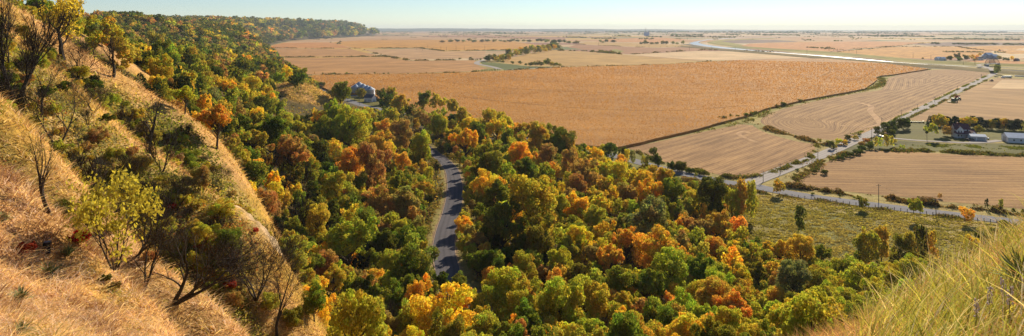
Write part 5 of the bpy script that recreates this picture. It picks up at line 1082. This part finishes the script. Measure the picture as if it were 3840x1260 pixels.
# utility poles and their wires
PO = []
def upole(px, py, top, arm=1.0, lab=None, rz=0, sides=1):
    x, y = gp(px, py); h = (py-top)*y/F; e = empty('utility_pole', (x, y, 0), rz); tag(e, lab, 'utility pole', 'utility poles'); th_ = .13 if y < 700 else .16+y*.00008
    MB().cyl(0,0,-.2,h,th_*1.2,th_*.8,8).build('pole', POLE, e)
    if arm: c_ = MB().box(-1.1*arm,-.06,h-.75,1.1*arm,.06,h-.6).build('crossarm', POLE, e); [MB().cyl(s_*1.0*arm,0,h-.6,h-.42,.05,.04,6).build('insulator', WHT, c_) for s_ in (-1, 0.35, 1)]
    PO.append((x, y, h)); return len(PO)-1
def wires(seq, label):
    for a, b_ in zip(seq, seq[1:]):
        A_, B_ = PO[a], PO[b_]; b = MB()
        for o in (-.9, .9):
            pts = [(A_[0]+(B_[0]-A_[0])*t_, A_[1]+(B_[1]-A_[1])*t_+o*.7, (A_[2]-.45)+(B_[2]-A_[2])*t_-4*t_*(1-t_)*1.2) for t_ in np.linspace(0, 1, 9)]; b.tube(pts, .012+.00002*A_[1], 3)
        b.build('overhead_wire', GALV, label=label % (a,) if '%' in label else label, category='overhead wire', group='overhead wires') if False else tag(b.build('overhead_wire', POLE), label, 'overhead wire', 'overhead wires')
ar = ANG+PI/2
q = [upole(2862,683,640,1,'wooden utility pole on the inside corner of the road junction',ar),upole(2926,655,612,1,'second wooden pole up the gravel road from the junction',ar),upole(3067,603,558,1,'pole beside the gravel road below the yellow roadside bushes',ar),upole(3180,540,518,1,'short pole with white insulators above the yellow roadside bushes',ar),
     upole(3269,526,480,1,'tall pole where the driveway leaves the gravel road',ar),upole(3306,490,440,1,'pole rising beside the pale wheel tracks in the swirled stubble',ar),upole(3358,462,440,1,'pole just above the dark bush clump by the gravel road',ar),upole(3380,440,412,1,'pole at the left edge of the gravel road past the planter',ar),upole(3441,415,390,1,'slender pole half way up the straight gravel road',ar),upole(3505,384,362,1,'pole beside the gravel road level with the combine',ar),upole(3590,340,322,1,'far pole beside the upper gravel road',ar),upole(3680,295,277,1,'last pole before the gravel road meets the levee',ar)]
wires(q[:5], 'paired overhead wires sagging along the gravel road above the bushes'); wires(q[4:], 'overhead wires following the upper gravel road toward the river')
q2 = [upole(3295,755,690,1,'leaning wooden pole standing in weeds behind the county road, near brown brush',0),upole(3510,814,743,1,'wooden pole at the meadow edge left of the yellow roadside tree',0)]
wires(q2, 'overhead wire between the two poles along the county road'); 
for px, py, tp, lb in [(1329.5,379,363,'thin pole in front of the grain bin yard'),(1348,394,369,'light pole with a lamp arm near the yard tree'),(1392,388,372,'short pole beside the small white shed'),(3476,528,497,'pole with a round leafy vine head beside the driveway')]: upole(px, py, tp, 0 if 'vine' in lb else .6, lb)
x, y = gp(3476, 528); e = empty('vine_clump', (x, y, 4.2)); tag(e, 'ball of vine leaves on top of the driveway pole', 'vine'); o = nobj('leaves', proto('round', 0, 'low')[0][3], e); o.color = (.12,.13,.04,1); e.scale = (2.4,2.4,2.6)
FP = [(1562,188),(1584,190),(1604,186),(1653,190),(1674,193),(1710,188),(1741,190),(1818,188),(2100,190),(2244,171),(2389,176),(2434,179),(2585,190),(2667,191),(2757,193),(3026,203),(3140,196),(3212,204),(3424,218),(3491,224),(3612,243),(3656,243)]
for i, (px, py) in enumerate(FP): upole(px, py, py-(17 if py > 185 else 13), .9, ('far utility pole number' if False else None))
names = ['between the pale field and the golden field','in the golden field','by the creek woods','in the reddish field','beyond the straw field','in the river bottom','in the gold field past the river','near the far farmstead']
for i, o in enumerate([o for o in bpy.data.objects if o.name.startswith('utility_pole') and o.get('label') is None]):
    o['group'] = 'far power line poles'; px, _ = proj(o.location.x, o.location.y, 0); zone = names[0] if px < 1660 else names[1] if px < 1900 else names[2] if px < 2200 else names[3] if px < 2500 else names[4] if px < 2800 else names[6] if px < 3450 else names[7]; o['_z'] = zone
grp = {}
for o in [o for o in bpy.data.objects if o.get('_z')]: grp.setdefault(o['_z'], []).append(o)
ORD = ['leftmost', 'second from left', 'third from left', 'fourth from left', 'fifth from left', 'sixth from left', 'seventh from left', 'eighth from left', 'ninth from left', 'tenth from left']
for z_, l in grp.items():
    l.sort(key=lambda o: o.location.x/o.location.y)
    for i, o in enumerate(l): o['label'] = ('thin distant power pole %s' % z_)+('' if len(l) == 1 else ', '+ORD[i]); del o['_z']
# fence along the meadow side of the county road
e = empty('wire_fence', (0,0,0)); tag(e, 'low wire fence with wooden posts between county road and meadow', 'fence'); FPX = [(2850+i*24, 718+i*3.05+.0*i) for i in range(40)]; b = MB()
for i, (px, py) in enumerate(FPX): x, y = gp(px, py+6); MB().box(x-.09,y-.09,-.1,x+.09,y+.09,1.3).build('post', POLE, e)
pp = [gp(px, py+6) for px, py in FPX]
for h in (.5,.85,1.2): b.tube([(p[0], p[1], h) for p in pp], .012, 3)
b.build('wire', POLE, e)
x, y = ROADS[22][0]+8.0, ROADS[22][1]; x, y, _ = pw(1690, 596, 318); z = T1(x, y); e = empty('road_sign', (x, y, z)); tag(e, 'small yellow road sign on the verge of the valley road', 'road sign'); MB().box(-.05,-.05,0,.05,.05,2.2).build('post', GALV, e); MB().box(-1.1,-.1,1.5,1.1,-.06,2.2).build('panel', YEL, e)
for px, py, lb in [(3465,488,'black cow standing on the farmyard lawn left of the tall trees'),(3574,500,'small dark calf lying near the farmhouse porch')]:
    x, y = gp(px, py); b = bpy.data.meshes.new('cow'); V = [(-1,0,1.05),(-.4,0,1.15),(.4,0,1.15),(.85,0,1.35),(1.25,0,1.2),(-.85,.25,.55),(-.85,.25,0),(-.85,-.25,.55),(-.85,-.25,0),(.5,.22,.5),(.5,.22,0),(.5,-.22,.5),(.5,-.22,0),(1.5,0,.95)]
    E_ = [(0,1),(1,2),(2,3),(3,4),(4,13),(0,5),(5,6),(0,7),(7,8),(2,9),(9,10),(2,11),(11,12)]; b.from_pydata(V, E_, []); b.update(); b.materials.append(simple('black_hide', (.03,.025,.02), .7) if 'black_hide' not in bpy.data.materials else bpy.data.materials['black_hide'])
    o = nobj('cow', b); o.modifiers.new('skin', 'SKIN'); s2 = o.modifiers.new('sub', 'SUBSURF'); s2.levels = 1; s2.render_levels = 1
    for i, sv in enumerate(o.data.skin_vertices[0].data): r_ = [.34,.42,.40,.25,.17,.14,.07,.14,.07,.13,.07,.13,.07,.1][i]; sv.radius = (r_, r_)
    o.data.skin_vertices[0].data[0].use_root = True; o.location = (x, y, 0); o.rotation_euler = (0,0,.8); o.scale = (1,1,1) if 'calf' not in lb else (.7,.7,.7); tag(o, lb, 'cow')
# ---- bare and sparse trees on the near bluff
def hero(px, py, top, v, wf=1.0, Y=None, lean=(0,0), leaf=0, col='M', label=None, rz=0, cat='bare tree', bark=None, name='bare_tree', lo=-3, **k):
    Ys = np.geomspace(18, 400, 900); X = (px-CX)/F*Ys; zr = HC-(py-YH)/F*Ys; T = terrain(X, Ys); i = int(np.argmax((zr-T < 0) & (Ys > (Y or 0)*.8)))
    if Y and (i == 0 or abs(Ys[i]-Y) > .35*Y): i = int(np.argmin(abs(Ys-Y)))
    x, y, z = X[i], Ys[i], T[i]; h = (HC-(top-YH)/F*y)-z
    m, cm = bare(v, leaf, levels=k.pop('levels', 4), lean=lean, **k); e = empty(name, (x, y, z-.1), rz); o = nobj('branches', m, e); e.scale = (h*wf, h*wf, h); tag(e, label, cat)
    if cm: c_ = nobj('crown', cm, e); c_.color = (*PAL[col], 1)
    print('hero', px, 'Y %.0f z %.1f h %.1f' % (y, z, h)); return e
hero(62, 385, -40, 11, .95, Y=58, spread=.55, up=.6, multi=2, thick=.034, nch=5, levels=3, twig=.0014, label='tall dark bare tree at the far left with many upright limbs')
hero(235, 225, -20, 12, 1.0, Y=84, spread=.7, up=.4, thick=.04, leaf=2, size=.035, label='gnarled tree with sparse yellow leaves against the sky, upper left', col='Y', name='sparse_tree', cat='tree')
hero(30, 280, 60, 13, .8, Y=75, label='thin bare tree left of the tall dark one')
hero(422, 292, 75, 14, 1.1, Y=118, spread=.7, thick=.03, label='wide bare tree on the second grassy spur crest below the skyline')
hero(300, 300, 120, 15, 1.0, Y=100, multi=3, label='brushy bare tree between the yellow-leaved tree and the wide bare tree')
hero(552, 548, 330, 16, 1.0, Y=80, lean=(.35,0), spread=.8, thick=.045, levels=3, label='leaning dead tree with forked crown on the grassy spur')
hero(215, 560, 250, 17, .9, Y=64, multi=2, label='branching bare tree in the ravine below the yellow-leaved tree')
hero(150, 440, 200, 18, .8, Y=64, label='slim bare tree just right of the tall dark tree')
hero(190, 805, 420, 19, .8, Y=31, lean=(-.05,0), spread=.6, up=.5, thick=.028, levels=3, label='slender bare sapling standing at the edge of the tan slope')
hero(305, 660, 460, 20, .7, Y=52, levels=4, label='bare tree rising from the ravine right of the slender sapling')
hero(430, 1030, 640, 21, .75, Y=31, multi=4, leaf=3, size=.04, thick=.026, nch=2, col='M', label='multi-stemmed tree with sparse yellow-green leaves on the tan slope edge', name='sparse_tree', cat='tree')
hero(645, 1140, 800, 22, 1.15, Y=33, lean=(.9,0), multi=3, spread=.6, up=.1, thick=.036, levels=3, nch=3, twig=.0014, label='dark bare tree arching to the right over the yellow slope')
hero(540, 1080, 700, 23, .8, Y=32, lean=(.3,0), multi=2, thick=.026, levels=3, nch=3, label='bare dark tree between the yellow-leaved tree and the arching tree')
hero(510, 960, 700, 24, 1.1, Y=40, lean=(.7,0), multi=2, thick=.035, levels=3, nch=4, label='bare tree with thick arching limbs behind the yellow-leaved tree')
hero(1040, 1290, 900, 25, .8, Y=44, lean=(.08,0), thick=.022, levels=4, label='lone dead sapling at the bottom edge below the sandy cliff')
hero(960, 1130, 860, 26, 1.3, Y=52, multi=4, thick=.02, label='low spreading bare brush tree below the sandy cliff')
hero(800, 700, 600, 27, 1.4, Y=95, multi=5, thick=.02, label='grey bare brush on the spur above the sandy cliff')
hero(1065, 700, 570, 28, 1.0, Y=150, multi=2, label='bare pale tree in the valley woods right of the spur foot')
hero(1130, 720, 590, 29, 1.0, Y=150, multi=3, label='brown bare tree in the valley woods beside the pale one')
hero(1247, 372, 335, 30, .9, Y=405, levels=3, thick=.04, label='small dark dead tree on the grassy knob')
hero(660, 790, 620, 31, 1.3, Y=62, multi=4, thick=.02, label='grey leafless brush in the ravine under the leaning dead tree')
hero(480, 700, 560, 32, 1.2, Y=62, multi=4, thick=.02, label='tangled bare brush left of the grey leafless brush')
hero(130, 270, 130, 33, 1.2, Y=98, multi=4, thick=.02, label='brown brushy thicket behind the tall dark tree')
hero(350, 420, 300, 34, 1.3, Y=96, multi=4, thick=.02, label='brown brushy thicket in the upper ravine')
# ---- small things on the near slopes
def on_slope(px, py, y0=8, y1=60):
    Ys = np.geomspace(y0, y1, 600); X = (px-CX)/F*Ys; i = int(np.argmax(HC-(py-YH)/F*Ys-terrain(X, Ys) < 0)); return X[i], Ys[i], float(terrain([X[i]], [Ys[i]])[0])
YUC = simple('yucca_leaf', (.20,.23,.08), .95, spec=.05)
for px, py, s_, lb in [(185,1040,.75,'largest spiky yucca on the tan slope, below the dark stump'),(255,960,.6,'pale spiky yucca right of the dark stump'),(10,830,.55,'spiky yucca at the left edge of the slope'),(75,1130,.6,'spiky yucca low on the tan slope left of the largest'),(80,1255,.5,'spiky yucca at the bottom edge of the tan slope'),(3835,1075,.5,'dark spiky yucca in the tall grass at the right edge')]:
    x, y, z = on_slope(px, py, 4 if px > 3000 else 8); e = empty('yucca', (x, y, z)); tag(e, lb, 'yucca'); b = MB()
    for k in range(70):
        a = random.uniform(0, 6.28); el = random.uniform(.15, 1.4); d = Vector((math.cos(a)*math.cos(el), math.sin(a)*math.cos(el), math.sin(el))); sd_ = d.cross(Vector((0,0,1))).normalized()*.022*s_/.6; L_ = s_*random.uniform(.6,1); m_ = d*L_*.5+Vector((0,0,.02)); t_ = d*L_+Vector((0,0,-.1*L_))
        b.add([tuple(-sd_), tuple(sd_), tuple(m_+sd_*.8), tuple(m_-sd_*.8), tuple(t_)], [(0,1,2,3),(3,2,4)])
    b.build('leaves', YUC, e)
x, y, z = on_slope(175, 945); e = empty('burnt_stump', (x, y, z)); tag(e, 'small black burnt stump standing in the tan grass', 'stump'); b = MB(); b.cyl(0,0,-.1,.32,.13,.12,12).cyl(.02,0,.32,.37,.15,.13,12); b.build('charred_wood', simple('charred_wood', (.012,.012,.014), .8), e); MB().cyl(0.02,0,.37,.385,.11,.11,12).build('cut_top', simple('ashy_wood', (.2,.2,.21), .8), e)
for px, py, w_, c_, lb in [(300,915,.9,(.55,.03,.03),'red sumac sprigs on the tan slope right of the dark stump'),(95,960,.8,(.42,.07,.04),'reddish leafy sprig left of the dark stump'),(395,1060,.5,(.14,.13,.03),'dark green leafy sprig on the lower tan slope'),(430,1090,.5,(.2,.13,.04),'brownish leafy sprig beside the dark green one'),
                           (3650,890,.16,(.6,.02,.02),'red sumac leaf cluster above the tall grass, left one'),(3700,885,.16,(.5,.03,.02),'red sumac leaf cluster above the tall grass, right one'),(3565,985,.10,(.6,.02,.02),'tiny red leaf tip at the crest of the tall grass'),(3650,940,.2,(.3,.08,.03),'brownish red weed in the tall foreground grass'),
                           (640,790,1.2,(.5,.04,.03),'red leafed vine in the ravine left of the sandy cliff'),(740,950,1.3,(.5,.05,.03),'red leafed bush above the arching dark tree'),(860,1090,1.4,(.45,.06,.04),'red leafed bush right of the arching dark tree'),(955,880,.9,(.5,.05,.03),'red leafed sprig on the sandy cliff top')]:
    x, y, z = on_slope(px, py, 4 if px > 3000 else 9, 140); e = empty('red_leaf_shrub' if c_[0] > .3 else 'leafy_sprig', (x, y, z+(.45 if 3600 < px < 3720 else .5 if px == 3565 else 0))); tag(e, lb, 'shrub'); o = nobj('leaves', proto('clump', 1, 'low')[0][3] if px > 600 else proto('clump', 2, 'low')[0][3], e); o.color = (*c_, 1); e.scale = (w_, w_, w_*.8)
for i, (px, py, lb) in enumerate([(3780,1180,'pale fluffy flower spike at the right edge of the grass'),(3705,1170,'pale flower spike left of the pair at the right edge'),(3655,1225,'lowest pale flower spike in the tall grass'),(3755,1140,'upright purple-brown flower spike beside the fluffy one')]):
    x, y, z = on_slope(px, py+60, 3.6, 14); z -= .12; e = empty('flower_spike', (x, y, z)); tag(e, lb, 'flower'); b = MB(); b.tube([(0,0,0),(.02,0,.5)], .004, 4); b.build('stem', simple('stem_green', (.2,.2,.06), .8) if i == 0 else bpy.data.materials['stem_green'], e); b = MB()
    for k in range(26): a = random.uniform(0,6.28); b.cyl(.02+.018*math.cos(a), .018*math.sin(a), .34+k*.0065, .355+k*.0065, .010, .006, 5)
    b.build('blossom', simple('pale_blossom', (.62,.50,.45), .8) if i == 0 else bpy.data.materials['pale_blossom'], e)
# ---- haze: the autumn air over the valley
hz = MB().box(-16000,-60,-12,16000,16600,140); t = NT('valley_haze'); vol = t('VolumePrincipled', {'Color': (.78,.88,1.0,1), 'Density': 4.8e-5, 'Anisotropy': .05}); t.t.links.new(vol.outputs[0], t.out.inputs[1]); hz.build('haze', t.m, kind='stuff')

# ================================================================== LABELS FOR THE WOODS
ZN = [((1560,560,1790,640),'atop the curved valley road'),((1480,600,1640,1010),'left of the curved valley road'),((1700,600,1900,1020),'right of the curved valley road'),((1500,980,1760,1300),'just below the curved valley road'),
      ((1220,300,1500,410),'around the grain bins'),((1000,300,1260,440),'around the grassy knob'),((1180,410,1560,600),'in the woods below the grain bins'),((1560,330,2100,600),'on the big cornfield edge'),((2230,520,2700,700),'along the county road'),
      ((2560,640,2860,880),'at the left edge of the meadow'),((2860,600,3160,1000),'on the meadow'),((3160,700,3840,830),'along the lower county road'),((3160,830,3840,1040),'on the lower meadow'),((2860,930,3300,1100),'in the woods below the meadow'),
      ((3040,440,3440,680),'beside the gravel road'),((3440,420,3840,560),'around the farmhouse'),((3440,160,3840,300),'around the far farmstead'),((2600,360,3040,500),'on the waterway beside the corn'),
      ((1760,215,2120,280),'beside the green field'),((1640,120,2330,215),'beyond the green field'),((2200,120,2640,200),'left of the river bend'),((900,150,1900,300),'along the left field edges'),
      ((0,0,480,420),'high on the left bluff'),((0,420,480,860),'beside the slender sapling'),((480,240,700,560),'behind the leaning dead tree'),((480,420,960,860),'on the middle spur slope'),((480,860,1000,1300),'around the sandy cliff foot'),((700,240,1000,520),'beyond the grassy spurs'),
      ((960,420,1240,760),'in the valley right of the grassy spur'),((1000,760,1300,1300),'in the gully right of the sandy cliff'),((1240,560,1500,800),'in the rust woods left of the road'),((1240,800,1560,1300),'in the lower woods left of the road'),
      ((1760,860,2120,1300),'in the lower centre woods'),((1820,560,2200,860),'in the woods right of the road'),((2120,560,2500,860),'in the woods below the county road'),((2120,860,2500,1100),'in the middle of the right woods'),((2120,1100,2560,1300),'at the bottom centre edge'),((2500,700,2900,960),'in the woods left of the meadow'),((2500,960,2900,1300),'in the lower right woods'),((2900,1040,3500,1300),'beside the tall foreground grass')]
def zone(px, py):
    for (a, b, c_, d), s_ in ZN:
        if a <= px < c_ and b <= py < d: return s_
    best = min(ZN, key=lambda q: math.hypot((q[0][0]+q[0][2])/2-px, (q[0][1]+q[0][3])/2-py)); return best[1]
SH = {'round': 'round', 'tall': 'tall', 'spread': 'spreading', 'clump': 'low', 'cedar': 'pointed', 'bare': 'leafless'}
med = {}
for t_ in big: t_['zone'] = zone(t_['px'], t_['py'])
W_ = sorted(t_['wpx'] for t_ in big); lo_, hi_ = W_[len(W_)//3], W_[2*len(W_)//3]
def desc(t_, nb):
    s_ = 'small' if t_['wpx'] < lo_ else 'big' if t_['wpx'] > hi_ else 'mid-sized'; noun = 'shrub' if t_['shrub'] else 'tree'
    if t_['kind'] == 'cedar': noun = 'cedar'
    return '%s %s %s %s %s' % (s_, SH[t_['kind']], CNAME[t_['c']], noun, t_['zone'])
g_ = {}
for t_ in big: t_['d0'] = desc(t_, None); g_.setdefault(t_['d0'], []).append(t_)
for k_, l in list(g_.items()):
    if len(l) == 1: l[0]['lab'] = k_; continue
    for t_ in l:
        o = [q for q in big if q is not t_ and q['wpx'] > t_['wpx']*.5]; q = min(o, key=lambda q: math.hypot(q['px']-t_['px'], q['py']-t_['py']))
        dx, dy = t_['px']-q['px'], t_['py']-q['py']; rel = ('right of' if dx > 0 else 'left of') if abs(dx) > abs(dy) else ('below' if dy > 0 else 'above')
        t_['lab'] = '%s, %s %s %s' % (k_, rel, 'an' if CNAME[q['c']][0] in 'aeiou' else 'a', CNAME[q['c']]+' '+('shrub' if q['shrub'] else 'tree'))
g2 = {}
for t_ in big: g2.setdefault(t_['lab'], []).append(t_)
for k_, l in g2.items():
    if len(l) > 1:
        l.sort(key=lambda t_: t_['px'])
        for i, t_ in enumerate(l): t_['lab'] = (ORD[i] if i < len(l)-1 or len(l) == 1 else 'rightmost')+' '+t_['lab'] if i < 10 or i == len(l)-1 else 'another '+t_['lab']
for t_ in big:
    t_['lab'] = t_['lab'].replace(' from left', '-from-left'); ws = t_['lab'].split()
    if len(ws) > 16: t_['lab'] = t_['lab'].replace('mid-sized ', '').replace(' the ', ' ')
    if len(t_['lab'].split()) > 16:
        for a_ in list(SH.values()): t_['lab'] = t_['lab'].replace(a_+' ', '', 1)
    if len(t_['lab'].split()) > 16: t_['lab'] = t_['lab'].replace('in the woods ', '').replace('in woods ', '').replace('paved ', '').replace('dark green', 'dark').replace('golden ', '').replace('small ', '').replace('big ', '', 1)
    tag(t_['obj'], t_['lab'], {'shrub': 'shrub', 'bare_shrub': 'bare shrub', 'bare_tree': 'bare tree', 'cedar_tree': 'cedar'}.get(t_['noun'], 'tree'), {'shrub': 'shrubs of the bluffs and fields', 'bare_tree': 'bare trees'}.get(t_['noun'], 'autumn trees'))
print('objects', len(bpy.data.objects))
